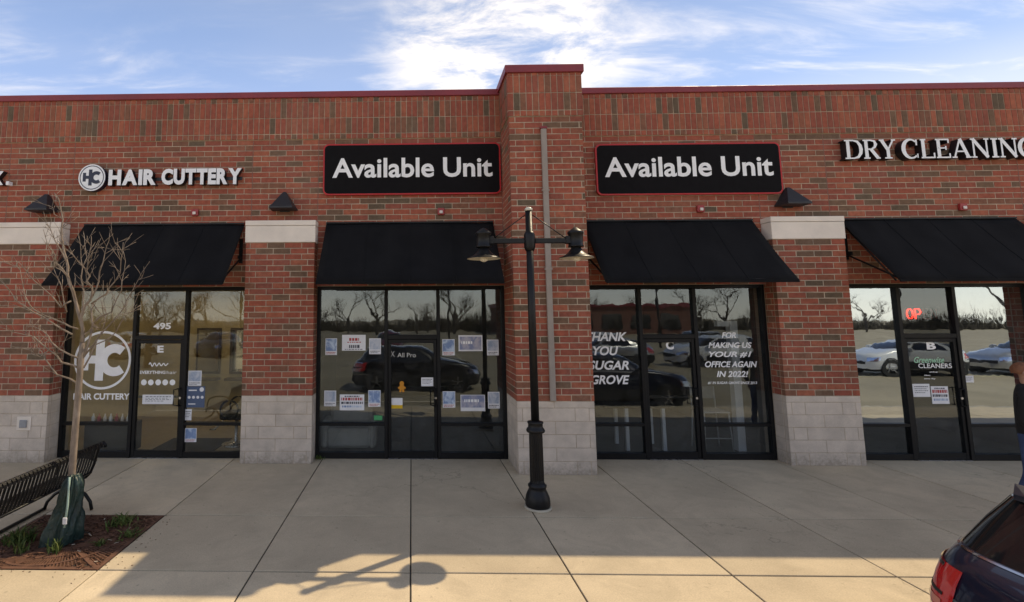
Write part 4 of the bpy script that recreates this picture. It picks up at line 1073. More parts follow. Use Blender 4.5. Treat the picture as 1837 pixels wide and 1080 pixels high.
for Q, rad in segs_ * 2:                    # twigs
    for i in range(2, len(Q) - 1):
        if rnd.random() < .75:
            d = (Q[i + 1] - Q[i]).normalized(); s = Vector((rnd.uniform(-1, 1), rnd.uniform(-1, 1), rnd.uniform(-.2, .9))).normalized()
            L = rnd.uniform(.06, .26); e = (d * .8 + s * .8).normalized(); p = Q[i]
            k1 = p + e * L * .5 + Vector((rnd.gauss(0, .01), rnd.gauss(0, .01), .01)); k2 = p + e * L + Vector((0, 0, L * .15))
            cr.tube([p, k1, k2], [min(.004, rad[i] * .7), .0026, .0015], 5)
            if rnd.random() < .5: cr.tube([k1, k1 + (e + s * .9).normalized() * L * .4], [.0024, .0014], 4)
cr.build('crown', M['bark'], tree)
# watering bag: a folded tarpaulin laced round the trunk
def bag_material():
    t_ = NT('green_tarpaulin')
    c_ = t_.ramp(t_.noise(7, 5, .6), [(.3, (.008, .024, .022)), (.6, (.014, .042, .036)), (.8, (.03, .065, .055))])
    return t_.bsdf(c_, t_.rng(t_.noise(14, 3), .3, .7, .32, .6), 0, t_.bump(t_.noise(11, 4, .6, .8), .6, .03), .5)
bag = thing('watering_bag', 'dark green tarpaulin watering bag slumped around the tree trunk', 'watering bag', (TX, TY, 0))
m = MB(); NA, NZ = 56, 22; V = []
for j in range(NZ + 1):
    v = j / NZ; z = .70 * v; rr_ = .150 * (1 - v) ** .8 + .062 + .012 * math.sin(v * 9)
    if v > .9: rr_ *= 1 - (v - .9) * 3.2
    for i in range(NA):
        a = 2 * math.pi * i / NA; f = .024 * math.sin(5 * a + 3 * v) * (1 - v * .5) + .014 * math.sin(11 * a - 5 * v + 2 * math.sin(7 * v)) + .009 * math.sin(17 * a + 9 * v)
        f -= .035 * math.exp(-((a - 5.0) / .16) ** 2)                      # the laced seam
        lean = -.09 * (1 - v) ** 1.5
        V.append((TX + .03 + lean + (rr_ * .88 + f) * math.cos(a), TY - .02 + (rr_ * .95 + f) * math.sin(a), z + .012 * math.sin(3 * a) * v))
m.add(V, [(j * NA + i, j * NA + (i + 1) % NA, (j + 1) * NA + (i + 1) % NA, (j + 1) * NA + i) for j in range(NZ) for i in range(NA)], 0, True)
m.add(V[-NA:], [tuple(range(NA))])
m.build('bag', bag_material(), bag)
st = MB(); st.tube([(TX + .035, TY - .11, .70), (TX + .045, TY - .125, .58), (TX + .07, TY - .165, .42), (TX + .075, TY - .20, .2)], .012, 6)
st.build('seam_strap', surf('pale_strap', (.30, .42, .36), .6), bag)
MB().box(TX + .060, TX + .105, TY - .222, TY - .206, .24, .31, ch=.004).build('tag', M['paper'], bag)

# ------------------------------------------------------------------ bench
bch = thing('bench', 'black metal slatted bench with rolled back, facing left by the tree', 'bench', (-4.4, -3.25, 0))
BY0, BY1 = -4.19, -2.36
prof = [(-4.000, .800), (-4.005, .838), (-4.030, .862), (-4.062, .852), (-4.085, .80), (-4.110, .70), (-4.140, .58), (-4.175, .480), (-4.23, .425), (-4.32, .405), (-4.45, .415), (-4.56, .430), (-4.62, .420), (-4.645, .38), (-4.635, .34)]
def strip(y0, y1, th=.006):
    m_ = MB(); P = [Vector((a, 0, b)) for a, b in prof]; n_ = len(P); V_ = []
    for i, p in enumerate(P):
        d_ = (P[min(i + 1, n_ - 1)] - P[max(i - 1, 0)]).normalized(); nn = Vector((d_.z, 0, -d_.x)) * th / 2
        for yy in (y0, y1): V_ += [(p.x + nn.x, yy, p.z + nn.z), (p.x - nn.x, yy, p.z - nn.z)]
    F_ = []
    for i in range(n_ - 1):
        a = 4 * i; b = a + 4
        F_ += [(a, a + 2, b + 2, b), (a + 1, b + 1, b + 3, a + 3), (a, b, b + 1, a + 1), (a + 2, a + 3, b + 3, b + 2)]
    F_ += [(0, 1, 3, 2), (4 * n_ - 4, 4 * n_ - 2, 4 * n_ - 1, 4 * n_ - 3)]
    return m_.add(V_, F_, 0, False)
ns = 30; pitch = (BY1 - BY0 - .06) / ns; sme = None
for k in range(ns):
    yc = BY0 + .03 + (k + .5) * pitch
    if sme is None:
        o = strip(-.019, .019).build('slat', M['black_metal']); sme = o.data; bpy.data.objects.remove(o)
    put('slat', sme, bch, (0, yc, 0))
for yy in (BY0, BY1):
    fr = MB(); fr.tube([(a + (.006 if i < 7 else 0), yy, b - .012) for i, (a, b) in enumerate(prof)], .020, 8)
    fr.build('end_frame', M['black_metal'], bch)
    MB().tube([(-4.42, yy, .405), (-4.33, yy, .27), (-4.22, yy, .20), (-4.15, yy, .11), (-4.125, yy, .012)], .021, 8).build('leg', M['black_metal'], bch)
    MB().tube([(-4.42, yy, .405), (-4.50, yy, .27), (-4.62, yy, .20), (-4.71, yy, .11), (-4.745, yy, .012)], .021, 8).build('leg', M['black_metal'], bch)
    MB().tube([(-4.10, yy, .62), (-4.22, yy, .66), (-4.42, yy, .665), (-4.58, yy, .62), (-4.61, yy, .44)], .017, 8).build('armrest', M['black_metal'], bch)
MB().tube([(-4.745, BY0 - .02, .022), (-4.745, BY1 + .02, .022)], .020, 8).build('foot_rail', M['black_metal'], bch)
MB().tube([(-4.165, BY0, .47), (-4.165, BY1, .47)], .014, 8).build('cross_rail', M['black_metal'], bch)
MB().tube([(-4.060, BY0, .80), (-4.060, BY1, .80)], .012, 8).build('cross_rail', M['black_metal'], bch)

# ------------------------------------------------------------------ cars
def paint(name, c, metal=.3):
    t_ = NT(name); v = t_.rng(t_.noise(400, 1), .3, .7, .85, 1.15)
    return t_.bsdf(t_.scale(c, v), .28, metal, spec=.5, coat=1.0)
M['car_glass'] = NT('dark_car_glass').bsdf((.012, .012, .014), .06, 0, spec=.7)
M['tyre'] = surf('tyre_rubber', (.018, .018, .018), .9)
M['rim'] = surf('alloy_rim', (.45, .45, .46), .3, .8, bump=0)
M['tail'] = NT('red_tail_lens').bsdf((.62, .016, .018), .08, 0, spec=.8, coat=1.0)
M['tail2'] = NT('amber_tail_lens').bsdf((.70, .20, .13), .10, 0, spec=.8, coat=1.0)
M['plastic'] = surf('black_bumper_plastic', (.012, .012, .013), .7)
M['chrome'] = surf('chrome_trim', (.72, .72, .74), .15, 1.0, var=.03, bump=0)
CL, CWD, NA = 4.45, 1.84, 72
def outline(xr, xf, b, z, n=4.6, zf=None, nr=None):
    """closed plan outline from rear xr to front xf; zf(x) may lower the height along the car"""
    P = []; xc = (xr + xf) / 2; a = (xf - xr) / 2
    for i in range(NA):
        th = 2 * math.pi * i / NA; c_, s_ = math.cos(th), math.sin(th); e = 2 / n
        x = xc + a * math.copysign(abs(c_) ** e, c_); y = b * math.copysign(abs(s_) ** e, s_)
        P.append((x, y, z + (zf(x) if zf else 0)))
    return P
def hood(x): return -.20 * max(0, min(1, (x - .9) / 1.3)) ** 1.3
def car(loc, heading, label, body, group=None, roof='suv', name='parked_car'):
    t_ = thing(name, label, 'car', (0, 0, 0), group)
    H = 1.50 if roof == 'suv' else 1.44
    rings = [outline(-2.14, 2.12, .80, .20, zf=None), outline(-2.20, 2.20, .89, .30), outline(-2.225, 2.225, .918, .48), outline(-2.225, 2.225, .922, .66, zf=lambda x: hood(x) * .4),
             outline(-2.19, 2.20, .912, .82, zf=lambda x: hood(x) * .8), outline(-2.13, 2.14, .895, .96, zf=hood), outline(-2.06, 2.04, .865, 1.04, zf=hood), outline(-2.00, .98, .835, 1.065)]
    rt = -1.62 if roof == 'suv' else -1.05
    cab = [outline(-1.985, .96, .828, 1.075), outline(-1.985 * .62 + rt * .38, .70, .765, 1.24), outline(-1.985 * .22 + rt * .78, .42, .690, H - .10)]
    top = [outline(rt - .02, .36, .672, H - .075), outline(rt + .02, .26, .60, H - .02), outline(rt + .35, .0, .35, H + .015, n=3), outline(rt + .8, -.4, .05, H + .02, n=2.5)]
    def loft(rs, cap0=False, cap1=False):
        m_ = MB(); V_ = [p for r_ in rs for p in r_]
        F_ = [(j * NA + i, j * NA + (i + 1) % NA, (j + 1) * NA + (i + 1) % NA, (j + 1) * NA + i) for j in range(len(rs) - 1) for i in range(NA)]
        m_.add(V_, F_, 0, True)
        if cap0: m_.add(rs[0], [tuple(range(NA))[::-1]])
        if cap1: m_.add(rs[-1], [tuple(range(NA))])
        return m_
    loft(rings[1:] + [cab[0]], False, False).build('body', body, t_)
    loft([rings[0], rings[1]], True).build('sill', M['plastic'], t_)
    loft(cab).build('windows', M['car_glass'], t_)
    loft([cab[-1]] + top, False, True).build('roof', body, t_)
    def patch(rs, i0, i1, off, mat, nm, fr=None):
        """strip of the lofted skin between ring rs[0].. and outline indices i0..i1, pushed out by off"""
        m_ = MB(); ids = [i % NA for i in range(i0, i1 + 1)]; V_ = []
        for r_ in rs:
            for i in ids:
                p = Vector(r_[i]); a_ = Vector(r_[(i + 1) % NA]) - Vector(r_[(i - 1) % NA]); nn = Vector((a_.y, -a_.x, 0)).normalized(); V_.append(p + nn * off)
        k_ = len(ids)
        m_.add(V_, [(j * k_ + i, j * k_ + i + 1, (j + 1) * k_ + i + 1, (j + 1) * k_ + i) for j in range(len(rs) - 1) for i in range(k_ - 1)], 0, True)
        return m_.build(nm, mat, t_, recalc=False)
    def mixr(a_, b_, f): return [tuple(p[k] * (1 - f) + q[k] * f for k in range(3)) for p, q in zip(a_, b_)]
    half = NA // 2
    # rear: tail lamps wrap both corners
    ra, rb, rc, rd = mixr(rings[3], rings[4], .25), mixr(rings[3], rings[4], .75), mixr(rings[4], rings[5], .45), mixr(rings[5], rings[6], .15)
    for lo, hi in ((half - 11, half - 2), (half + 2, half + 11)):
        tl = patch([ra, rb, rc, rd], lo, hi, .010, M['tail'], 'tail_lamp')
        patch([mixr(rb, rc, .1), mixr(rb, rc, .3)], lo + 1, hi - 1, .0125, M['plastic'], 'lamp_divider')
        tl2 = patch([mixr(ra, rb, .25), mixr(ra, rb, .8)], lo + 3, hi - 1, .014, M['tail2'], 'reverse_lens')
        patch([mixr(rc, rd, .72), mixr(rc, rd, .98)], lo + 2, hi - 2, .0135, M['chrome'], 'lamp_trim')
    patch([mixr(rings[1], rings[2], .1), rings[2], mixr(rings[2], rings[3], .55)], half - 19, half + 19, .014, M['plastic'], 'bumper')
    patch([mixr(rings[2], rings[3], .58), mixr(rings[2], rings[3], .70)], half - 15, half + 15, .016, M['chrome'], 'bumper_trim')
    patch([mixr(rings[7], cab[0], .0), mixr(rings[7], cab[0], .9)], half - 15, half + 15, .012, M['chrome'], 'window_trim')
    for lo, hi in ((half - 2, half + 2),): patch([mixr(rings[3], rings[4], .35), mixr(rings[3], rings[4], .95)], lo, hi, .008, M['chrome'], 'tailgate_bar')
    patch([mixr(rings[3], rings[4], .02), mixr(rings[3], rings[4], .07)], half - 11, half + 11, .004, M['plastic'], 'panel_gap')
    for i0 in (half - 14, half + 13): patch([rings[3], rings[4], rings[5], rings[6]], i0, i0 + 1, .0015, M['plastic'], 'panel_gap') if False else None
    # pillars
    for lo in (11, 19, 27):
        for sgn_ in (1, -1):
            i0 = lo if sgn_ > 0 else NA - lo - 2
            patch(cab, i0, i0 + 2, .004, body, 'pillar')
    if roof == 'suv':
        sp = MB(); V_ = [(rt - .10, -.36, H - .050), (rt - .06, -.47, H - .062), (rt + .10, -.60, H - .035), (rt + .10, .60, H - .035), (rt - .06, .47, H - .062), (rt - .10, .36, H - .050)]
        sp.add(V_ + [(a_, b_, c_ - .035) for a_, b_, c_ in V_], [(0, 5, 4, 3, 2, 1), (6, 7, 8, 9, 10, 11)] + [(i, (i + 1) % 6, 6 + (i + 1) % 6, 6 + i) for i in range(6)]); sp.build('spoiler', body, t_)
    # front
    for lo, hi in ((5, 11), (NA - 11, NA - 5)): patch([mixr(rings[3], rings[4], .1), rings[4], mixr(rings[4], rings[5], .5)], lo, hi, .010, M['chrome'], 'headlamp')
    patch([mixr(rings[2], rings[3], .2), mixr(rings[3], rings[4], .3)], -4, 4, .010, M['plastic'], 'grille')
    pl = MB().box(-2.252, -2.238, -.15, .15, .60, .72); pl.build('number_plate', M['paper'], t_)
    for wx in (-1.36, 1.38):
        for sy in (-1, 1):
            yo = sy * .925; 
            def wheel_disc(r0, r1, ya, yb, mat, nm, par, n_=28):
                m_ = MB(); V_ = []
                for k in range(n_):
                    a_ = 2 * math.pi * k / n_
                    for r_, yy in ((r1, ya), (r1, yb), (r0, ya), (r0, yb)): V_.append((wx + r_ * math.cos(a_), yy, .335 + r_ * math.sin(a_)))
                F_ = []
                for k in range(n_):
                    a_ = 4 * k; b_ = 4 * ((k + 1) % n_); F_ += [(a_, b_, b_ + 1, a_ + 1), (a_, a_ + 2, b_ + 2, b_), (a_ + 1, b_ + 1, b_ + 3, a_ + 3), (a_ + 2, a_ + 3, b_ + 3, b_ + 2)]
                return m_.add(V_, F_).build(nm, mat, par)
            ty = wheel_disc(.205, .335, yo - sy * .20, yo, M['tyre'], 'wheel', t_)
            rm = MB()
            for k in range(5):
                a_ = 2 * math.pi * k / 5 + .3; rm.bar((wx, yo - sy * .02, .335), (wx + .205 * math.cos(a_), yo - sy * .02, .335 + .205 * math.sin(a_)), .05, .02)
            rm.build('rim', M['rim'], ty)
            wheel_disc(.352, .385, yo - sy * .06, yo + sy * .004, M['plastic'], 'arch', t_)
            wheel_disc(.0, .35, yo - sy * .045, yo - sy * .03, M['plastic'], 'wheel_well', t_) if False else None
    for sy in (-1, 1):
        MB().box(.52, .66, min(sy * .86, sy * 1.03), max(sy * .86, sy * 1.03), 1.02, 1.16, ch=.03).build('mirror', body, t_)
    t_.location = loc; t_.rotation_euler = (0, 0, heading)
    return t_
def recar(src, loc, heading, label, body, group=None):
    c_ = copy_tree(src); c_.location = loc; c_.rotation_euler = (0, 0, heading); c_['label'] = label
    if group: c_['group'] = group
    for ch_ in c_.children:
        if ch_.name.split('.')[0] in ('body', 'roof', 'pillar', 'spoiler', 'mirror'):
            ch_.material_slots[0].link = 'OBJECT'; ch_.material_slots[0].material = body
    return c_
navy_paint = paint('dark_navy_car_paint', (.010, .013, .032), .2)
suv = car((5.62, -6.04, ROADZ), 0, 'dark navy car at the lower right corner, red tail lamp showing', navy_paint)
black_paint = paint('black_car_paint', (.008, .008, .010), .1)
blk = recar(suv, (.15, -9.25, ROADZ), 0, 'black car mirrored in the door of the poster storefront', black_paint, 'cars seen in the window reflections')
white_p = paint('white_car_paint', (.72, .72, .70), 0); silver_p = paint('silver_car_paint', (.42, .43, .44), .6); grey_p = paint('graphite_car_paint', (.06, .065, .07), .4); red_p = paint('maroon_car_paint', (.16, .015, .018), .3)
sedan = car((21.2, -13.6, ROADZ), math.pi, 'white saloon car mirrored in the left cleaners pane', white_p, 'cars seen in the window reflections', roof='sedan')
recar(sedan, (26.6, -13.6, ROADZ), math.pi, 'silver car mirrored in the right cleaners pane', silver_p, 'cars seen in the window reflections')
for i, (x, y, h, pm_, src, nm) in enumerate(((9.8, -17.2, math.pi, silver_p, sedan, 'silver saloon car mirrored left of the unit letter C'), (15.2, -17.4, math.pi, white_p, suv, 'white car mirrored beside the thank you lettering'))):
    recar(src, (x, y, ROADZ), h, nm, pm_, 'cars seen in the window reflections')
pm_l = [white_p, grey_p, silver_p, red_p, black_paint, white_p, silver_p, grey_p]
for i, x in enumerate((-17.9, -12.4, -9.6, -1.4, 6.9, 12.4, 17.9, 23.4)):
    recar(suv if i % 3 == 0 else sedan, (x, -23.9, ROADZ), R(90 if i % 2 else -90), ('white', 'graphite', 'silver', 'maroon', 'black', 'white', 'silver', 'graphite')[i] + ' car in the far parking row, ' + ('leftmost', 'second from left', 'third from left', 'fourth from left', 'fourth from right', 'third from right', 'second from right', 'rightmost')[i] + ' of eight mirrored in the glass', pm_l[i], 'cars in the far parking row')

# ------------------------------------------------------------------ across the lot (seen in the window reflections)
M['far_bark'] = surf('grey_brown_bark', (.085, .070, .055), .9, var=.2, scale=3, bump=.2)
def bare_tree_mesh(seed, h):
    m_ = MB(); rnd_ = random.Random(seed)
    def grow(p, d, L, r_, lev):
        n_ = 3; P = [p]; q = p; dd = d.copy()
        for k in range(n_):
            dd = (dd + Vector((rnd_.gauss(0, .13), rnd_.gauss(0, .13), rnd_.gauss(.04, .06)))).normalized(); q = q + dd * L / n_; P.append(q)
        m_.tube(P, [r_ * (1 - .45 * i / n_) for i in range(n_ + 1)], 6 if lev < 2 else 4, cap=False)
        if lev >= 5: return
        for k in range(3 if lev < 4 else 2):
            f = rnd_.uniform(.45, 1.0) if k else 1.0; i = min(n_ - 1, int(f * n_)); b = P[i] + (P[i + 1] - P[i]) * (f * n_ - i)
            s_ = Vector((rnd_.uniform(-1, 1), rnd_.uniform(-1, 1), rnd_.uniform(-.1, .7))).normalized()
            grow(b, (dd * .75 + s_ * .8).normalized(), L * rnd_.uniform(.58, .8), r_ * .55, lev + 1)
    grow(Vector((0, 0, 0)), Vector((0, 0, 1)), h * .30, h * .020, 0)
    return m_
far_me = []
for sd_, h in ((1, 9.5), (5, 8), (9, 11)):
    m_ = bare_tree_mesh(sd_, h); split = 4 * 6
    o1 = MB(); o1.tube([(0, 0, 0), (0, 0, h * .28)], [h * .021, h * .0135], 8); a = o1.build('trunk', M['far_bark']); b = m_.build('crown', M['far_bark'], recalc=False)
    far_me.append((a.data, b.data)); bpy.data.objects.remove(a); bpy.data.objects.remove(b)
rnd = random.Random(5)
for i in range(40):
    x = -52 + i * 2.85 + rnd.uniform(-1.6, 1.6); y = -64 + rnd.uniform(-9, 6)
    t = thing('bare_tree', 'bare leafless tree across the lot, mirrored in the shop glass', 'tree', (0, 0, 0), 'bare trees across the lot')
    for nm, me in zip(('trunk', 'crown'), far_me[i % 3]): o = put(nm, me, t)
    t.location = (x, y, ROADZ - .02); t.rotation_euler = (0, 0, rnd.uniform(0, 6)); s_ = rnd.uniform(.5, 1.05); t.scale = (s_, s_, s_)
for i, (x, y, s_) in enumerate(((6.5, -15.2, .85), (33.0, -19.0, .9), (-13.5, -17.0, .75))):
    t = thing('lot_tree', ('bare tree on the near lot island, mirrored over the thank you lettering', 'bare tree on a far lot island, mirrored in the cleaners pane', 'bare tree at the lot edge, mirrored in the salon glass')[i], 'tree', (0, 0, 0), 'trees on the lot islands')
    for nm, me in zip(('trunk', 'crown'), far_me[(i + 1) % 3]): put(nm, me, t)
    t.location = (x, y, ROADZ - .02); t.rotation_euler = (0, 0, i * 1.7); t.scale = (s_, s_, s_)
def scrub():
    m_ = MB(); rnd_ = random.Random(8)
    for k in range(16000):
        x = rnd_.uniform(-75, 90); y = -74 + rnd_.uniform(-4, 4); h = (rnd_.uniform(.5, 2.6) + .7 * math.sin(x * .23) + .4 * math.sin(x * .71)) * (1 if rnd_.random() < .8 else 1.35)
        a = rnd_.uniform(0, 6.3); w_ = rnd_.uniform(.03, .10); c_, s_ = math.cos(a), math.sin(a); lx, ly = rnd_.gauss(0, .35), rnd_.gauss(0, .35)
        m_.add([(x - w_ * c_, y - w_ * s_, ROADZ), (x + w_ * c_, y + w_ * s_, ROADZ), (x + lx, y + ly, ROADZ + max(.3, h))], [(0, 1, 2)])
    return m_
kind(scrub().build('far_scrub', surf('brown_winter_scrub', (.075, .062, .042), .95, var=.3), recalc=False), 'stuff')
t = thing('far_building', 'low brick building beyond the lot, mirrored left of the C door', 'building', (24, -64, ROADZ))
MB().box(12, 36, -70, -58, ROADZ, 3.4).build('wall', surf('far_brick', (.20, .085, .06), .9, var=.15, scale=.8), t)
MB().box(11.7, 36.3, -70.3, -57.7, 3.4, 3.75).build('roof', M['coping'], t)
for i in range(6): MB().box(13.5 + i * 3.7, 15.9 + i * 3.7, -57.98, -57.9, .5, 2.4).build('window', M['car_glass'], t)
for i, (x, y) in enumerate(((3.6, -40.0), (19.5, -32.0), (33.5, -27.0), (-15.0, -36.0))):
    t = thing('lot_light_pole', ('tall dark lot light pole mirrored in the poster storefront', 'tall dark lot light pole mirrored in the thank you storefront', 'tall dark lot light pole mirrored in the left cleaners pane', 'tall dark lot light pole mirrored in the salon glass')[i], 'light pole', (x, y, ROADZ), 'parking lot light poles')
    MB().tube([(x, y, ROADZ), (x, y, 8.2)], [.10, .07], 10).build('pole', M['dark_bronze'], t)
    MB().box(x - .7, x + .7, y - .05, y + .05, 8.2, 8.3).build('arm', M['dark_bronze'], t)
    for s in (-1, 1): MB().box(x + s * .75 - .25, x + s * .75 + .25, y - .2, y + .2, 8.14, 8.34, ch=.03).build('lamp_head', M['dark_bronze'], t)

# ------------------------------------------------------------------ things inside the shops
# salon chair
cx_, cy_ = -3.42, 1.05
t = thing('salon_chair', 'black salon chair with round arms behind the right salon pane', 'chair', (cx_, cy_, 0))
leather = surf('black_leather', (.012, .011, .010), .4, var=.2)
MB().box(cx_ - .26, cx_ + .24, cy_ - .25, cy_ + .25, .50, .62, ch=.03).build('seat', leather, t)
b = MB(); b.box(-.06, .06, -.23, .23, 0, .55, ch=.03)
b.v = [(cx_ + .26 + v[0] + v[2] * .25, cy_ + v[1], .58 + v[2]) for v in b.v]; b.build('backrest', leather, t)
for s in (-1, 1):
    P = [(cx_ + .17 * math.cos(a * math.pi / 10) - .06, cy_ + s * .27, .70 + .17 * math.sin(a * math.pi / 10)) for a in range(21)]
    MB().tube(P, .020, 8).build('arm_ring', leather, t)
MB().lathe(cx_, cy_, [(.27, .003), (.27, .02), (.06, .05), (.035, .08), (.035, .5)], 20).build('pedestal', M['steel'], t)
MB().tube([(cx_ - .2, cy_, .52), (cx_ - .42, cy_, .28), (cx_ - .52, cy_, .28)], .016, 6).build('footrest', M['steel'], t)
# salon stations and floor mat
for i, x in enumerate((-5.4, -4.5, -3.6)):
    t = thing('mirror_station', ('dark framed mirror nearest the left salon wall', 'dark framed mirror in the middle of the salon wall', 'dark framed mirror nearest the right salon wall')[i], 'mirror', (x, 4.55, .9), 'mirrors in the salon')
    MB().box(x - .33, x + .33, 4.545, 4.59, .95, 2.15, ch=.01).build('frame', surf('walnut', (.05, .03, .018), .5), t)
    MB().box(x - .27, x + .27, 4.535, 4.544, 1.01, 2.09).build('mirror', NT('mirror_silver').bsdf((.6, .6, .6), .05, 1.0), t)
    MB().box(x - .36, x + .36, 4.25, 4.54, .80, .86, ch=.01).build('shelf', surf('walnut_shelf', (.06, .035, .02), .5), t)
tag(MB().box(-4.85, -3.65, .45, 1.5, .003, .014, ch=.004).build('door_mat', surf('charcoal_mat', (.018, .018, .018), .95)), 'dark mat on the salon floor behind the door', 'mat')
t = thing('display_shelf', 'low dark display with small bottles behind the left salon pane', 'shelf', (-5.6, .6, 0))
MB().box(-6.05, -5.15, .45, .80, .003, .52, ch=.01).build('cabinet', surf('dark_cabinet', (.03, .026, .022), .5), t)
rnd = random.Random(2)
for i in range(7): x = -5.95 + i * .11; MB().lathe(x, .55, [(.03, .521), (.032, .60), (.012, .64), (.012, .67)], 12).build('bottle', (M['paper'], M['red_ink'], M['lens'])[i % 3], t)
# poster shop: pale sofa
sx_, sy_ = -1.15, .75
t = thing('sofa', 'pale curved sofa low behind the window left of the dark door', 'sofa', (sx_, sy_, 0))
cloth = surf('pale_grey_cloth', (.42, .41, .38), .9, var=.12)
MB().box(sx_ - .42, sx_ + .38, sy_ - .30, sy_ + .30, .08, .42, ch=.05).build('seat', cloth, t)
MB().box(sx_ - .42, sx_ + .38, sy_ + .18, sy_ + .36, .425, .78, ch=.06).build('backrest', cloth, t)
for s in (-1, 1): MB().box(sx_ - .02 + s * .44 - .06, sx_ - .02 + s * .44 + .06, sy_ - .30, sy_ + .30, .08, .56, ch=.04).build('armrest', cloth, t)
# thank you shop: white-legged table, wire stool and white pillar
t = thing('office_table', 'table with slim white legs behind the thank you window', 'table', (4.35, .95, 0))
MB().box(3.55, 4.75, .62, 1.25, .76, .79, ch=.006).build('top', surf('dark_table_top', (.04, .035, .03), .5), t)
for x in (3.95, 4.62):
    for y in (.68, 1.19): MB().box(x - .03, x + .03, y - .03, y + .03, .003, .759).build('leg', M['white'], t)
t = thing('bar_stool', 'white wire bar stool behind the right pane of the thank you shop', 'stool', (5.55, .8, 0))
wm = surf('white_wire', (.55, .55, .54), .5)
for sx in (-.22, .22):
    for sy in (-.2, .2): MB().tube([(5.55 + sx * 1.15, .8 + sy * 1.1, .003), (5.55 + sx, .8 + sy, .68)], .013, 6).build('leg', wm, t)
MB().box(5.31, 5.79, .58, 1.02, .681, .71, ch=.008).build('seat', wm, t)
for sx in (-.22, .22): MB().tube([(5.55 + sx, 1.0, .70), (5.55 + sx, 1.04, 1.10)], .013, 6).build('back_post', wm, t)
MB().box(5.33, 5.77, 1.03, 1.055, .88, 1.10, ch=.005).build('backrest', surf('grey_mesh', (.25, .25, .24), .7), t)
MB().tube([(5.30, .58, .24), (5.80, .58, .24)], .011, 6).build('footrest', wm, t)
tag(MB().box(5.92, 6.06, .62, .76, .003, 2.35, ch=.004).box(5.70, 5.919, .64, .74, 2.25, 2.349).build('door_frame', M['white']), 'white inner door frame behind the right end of the thank you shop', 'door frame')

# ------------------------------------------------------------------ person at the right edge
def person():
    V_ = {}; E_ = []
    def J_(n_, co, r_): V_[n_] = (co, r_)
    # facing +X (walking to the right), origin between the feet
    J_('pelvis', (0, 0, .95), (.145, .165)); J_('waist', (0, 0, 1.10), (.125, .155)); J_('chest', (.015, 0, 1.30), (.135, .185)); J_('top', (.0, 0, 1.45), (.10, .15)); J_('neck', (.01, 0, 1.545), (.058, .058))
    J_('jaw', (.035, 0, 1.625), (.074, .070)); J_('skull', (.022, 0, 1.705), (.102, .080)); J_('crown', (.008, 0, 1.762), (.072, .060))
    for s_, nm, hip, knee, ank in ((1, 'l', .02, .12, .14), (-1, 'r', -.02, -.04, -.20)):
        J_('hip' + nm, (hip, s_ * .09, .90), (.098, .095)); J_('knee' + nm, (knee, s_ * .10, .50), (.070, .068)); J_('ank' + nm, (ank, s_ * .10, .10), (.050, .048)); J_('toe' + nm, (ank + .17, s_ * .11, .035), (.035, .042)); J_('heel' + nm, (ank - .03, s_ * .10, .045), (.040, .042))
    for s_, nm, el, wr in ((1, 'l', -.04, .02), (-1, 'r', -.05, .10)):
        J_('sh' + nm, (0, s_ * .20, 1.42), (.075, .072)); J_('el' + nm, (el, s_ * .245, 1.14), (.056, .054)); J_('wr' + nm, (wr, s_ * .225, .90), (.040, .034)); J_('palm' + nm, (wr + .02, s_ * .220, .83), (.042, .022))
        for k_, (fx, l_) in enumerate(((.040, .070), (.016, .080), (-.008, .076), (-.030, .062))):
            J_('fa%d' % k_ + nm, (wr + .02 + fx, s_ * .218, .785), (.0105, .0105)); J_('fb%d' % k_ + nm, (wr + .025 + fx, s_ * .208, .785 - l_ * .5), (.0095, .0095)); J_('fc%d' % k_ + nm, (wr + .022 + fx, s_ * .194, .785 - l_), (.008, .008))
        J_('th' + nm, (wr + .065, s_ * .205, .835), (.012, .012)); J_('ti' + nm, (wr + .085, s_ * .197, .790), (.010, .010))
    L_ = [('pelvis', 'waist'), ('waist', 'chest'), ('chest', 'top'), ('top', 'neck'), ('neck', 'jaw'), ('jaw', 'skull'), ('skull', 'crown')]
    for nm in 'lr':
        L_ += [('pelvis', 'hip' + nm), ('hip' + nm, 'knee' + nm), ('knee' + nm, 'ank' + nm), ('ank' + nm, 'toe' + nm), ('ank' + nm, 'heel' + nm), ('top', 'sh' + nm), ('sh' + nm, 'el' + nm), ('el' + nm, 'wr' + nm), ('wr' + nm, 'palm' + nm), ('palm' + nm, 'th' + nm), ('th' + nm, 'ti' + nm)]
        for k_ in range(4): L_ += [('palm' + nm, 'fa%d' % k_ + nm), ('fa%d' % k_ + nm, 'fb%d' % k_ + nm), ('fb%d' % k_ + nm, 'fc%d' % k_ + nm)]
    names = list(V_); idx = {n_: i for i, n_ in enumerate(names)}
    me = bpy.data.meshes.new('body'); me.from_pydata([V_[n_][0] for n_ in names], [(idx[a], idx[b]) for a, b in L_], [])
    ob = bpy.data.objects.new('body_src', me); col.objects.link(ob)
    md = ob.modifiers.new('skin', 'SKIN'); ob.modifiers.new('sub', 'SUBSURF').levels = 2; ob.modifiers[1].render_levels = 2
    if not me.skin_vertices: me.attributes.new if False else None
    for i, n_ in enumerate(names):
        sv = me.skin_vertices[0].data[i]; sv.radius = V_[n_][1]; sv.use_root = (n_ == 'pelvis')
    md.use_smooth_shade = True
    dg = bpy.context.evaluated_depsgraph_get(); dg.update()
    bm_ = bpy.data.meshes.new_from_object(ob.evaluated_get(dg)); bpy.data.objects.remove(ob)
    return bm_
me = person()
skin_m = surf('skin', (.42, .22, .15), .55, var=.08); black_c = surf('black_jersey', (.010, .010, .011), .9, var=.2, bump=.3); denim = surf('blue_denim', (.030, .055, .13), .9, var=.25, scale=14, bump=.3); shoe = surf('dark_shoe', (.02, .02, .022), .6)
me.materials.clear()
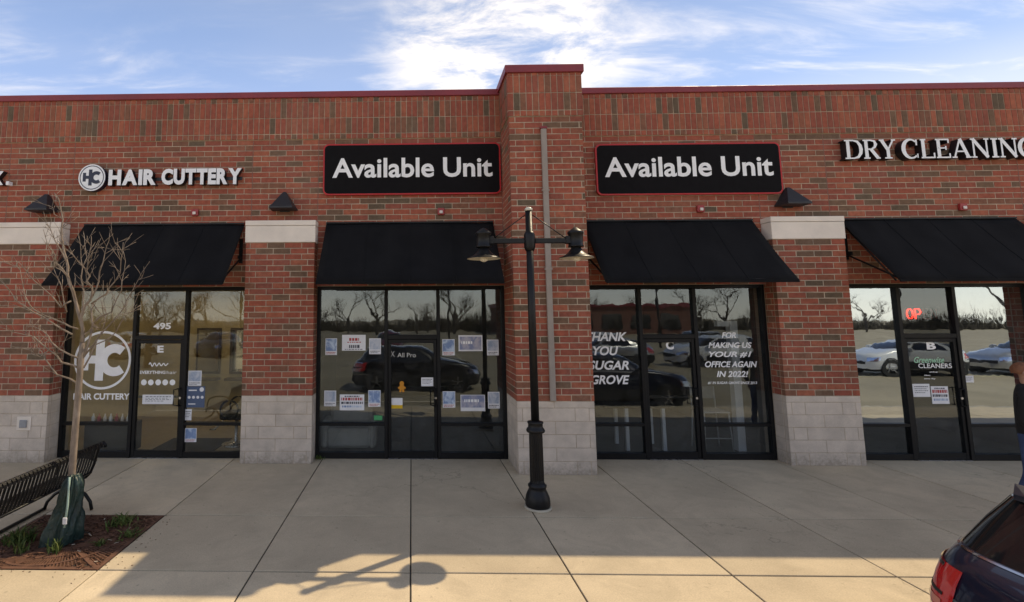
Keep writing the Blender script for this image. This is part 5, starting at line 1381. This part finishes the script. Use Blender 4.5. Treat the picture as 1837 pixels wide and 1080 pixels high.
for m_ in (skin_m, black_c, denim, shoe): me.materials.append(m_)
for p in me.polygons:
    c_ = p.center; p.use_smooth = True
    arm = (abs(c_.y) > .205 and c_.z > .93) or (abs(c_.y) > .178 and .66 < c_.z <= .93)
    p.material_index = 3 if c_.z < .105 else 0 if (c_.z > 1.555 or (arm and c_.z < .915)) else 2 if (c_.z < .98 and not arm) else 1
PXX, PYY = 7.69, -2.40
per = thing('person', 'person in black top and blue jeans walking past the cleaners, cut by the right edge', 'person', (PXX, PYY, 0))
o = put('body', me, per)
hr = MB(); V_ = []; NA_, NZ_ = 24, 10
for j in range(NZ_ + 1):
    ph = math.pi * .62 * j / NZ_
    for i in range(NA_):
        a = 2 * math.pi * i / NA_; front = max(0, math.cos(a)); k_ = 1 - .45 * front * (1 if ph > .9 else 0)
        V_.append((PXX + .016 + .108 * math.sin(ph) * math.cos(a) * k_ - .012, PYY + .092 * math.sin(ph) * math.sin(a), 1.715 + .098 * math.cos(ph) + .006 * math.sin(7 * a + 3 * ph)))
hr.add(V_, [(j * NA_ + i, j * NA_ + (i + 1) % NA_, (j + 1) * NA_ + (i + 1) % NA_, (j + 1) * NA_ + i) for j in range(NZ_) for i in range(NA_)], 0, True)
hr.build('hair', surf('reddish_hair', (.20, .075, .035), .7, var=.3, scale=40, bump=.4), per)
fc = MB()
for s in (-1, 1): fc.lathe(PXX + .108, PYY + s * .032, [(.002, 1.688), (.011, 1.692), (.011, 1.700), (.002, 1.704)], 10)
fc.build('eyes', M['ink'], per)
ns_ = MB(); ns_.tube([(PXX + .112, PYY, 1.700), (PXX + .142, PYY, 1.660), (PXX + .112, PYY, 1.652)], [.009, .014, .010], 8); ns_.build('nose', skin_m, per)
mo = MB().box(PXX + .098, PXX + .108, PYY - .025, PYY + .025, 1.612, 1.620, ch=.002); mo.build('mouth', surf('lips', (.35, .12, .10), .5), per)
for s in (-1, 1): MB().lathe(PXX + .01, PYY + s * .086, [(.006, 1.655), (.018, 1.668), (.020, 1.690), (.006, 1.712)], 10).build('ear', skin_m, per)
per.rotation_euler = (0, 0, R(-46)); per.scale = (1.03, 1.03, 1.03)
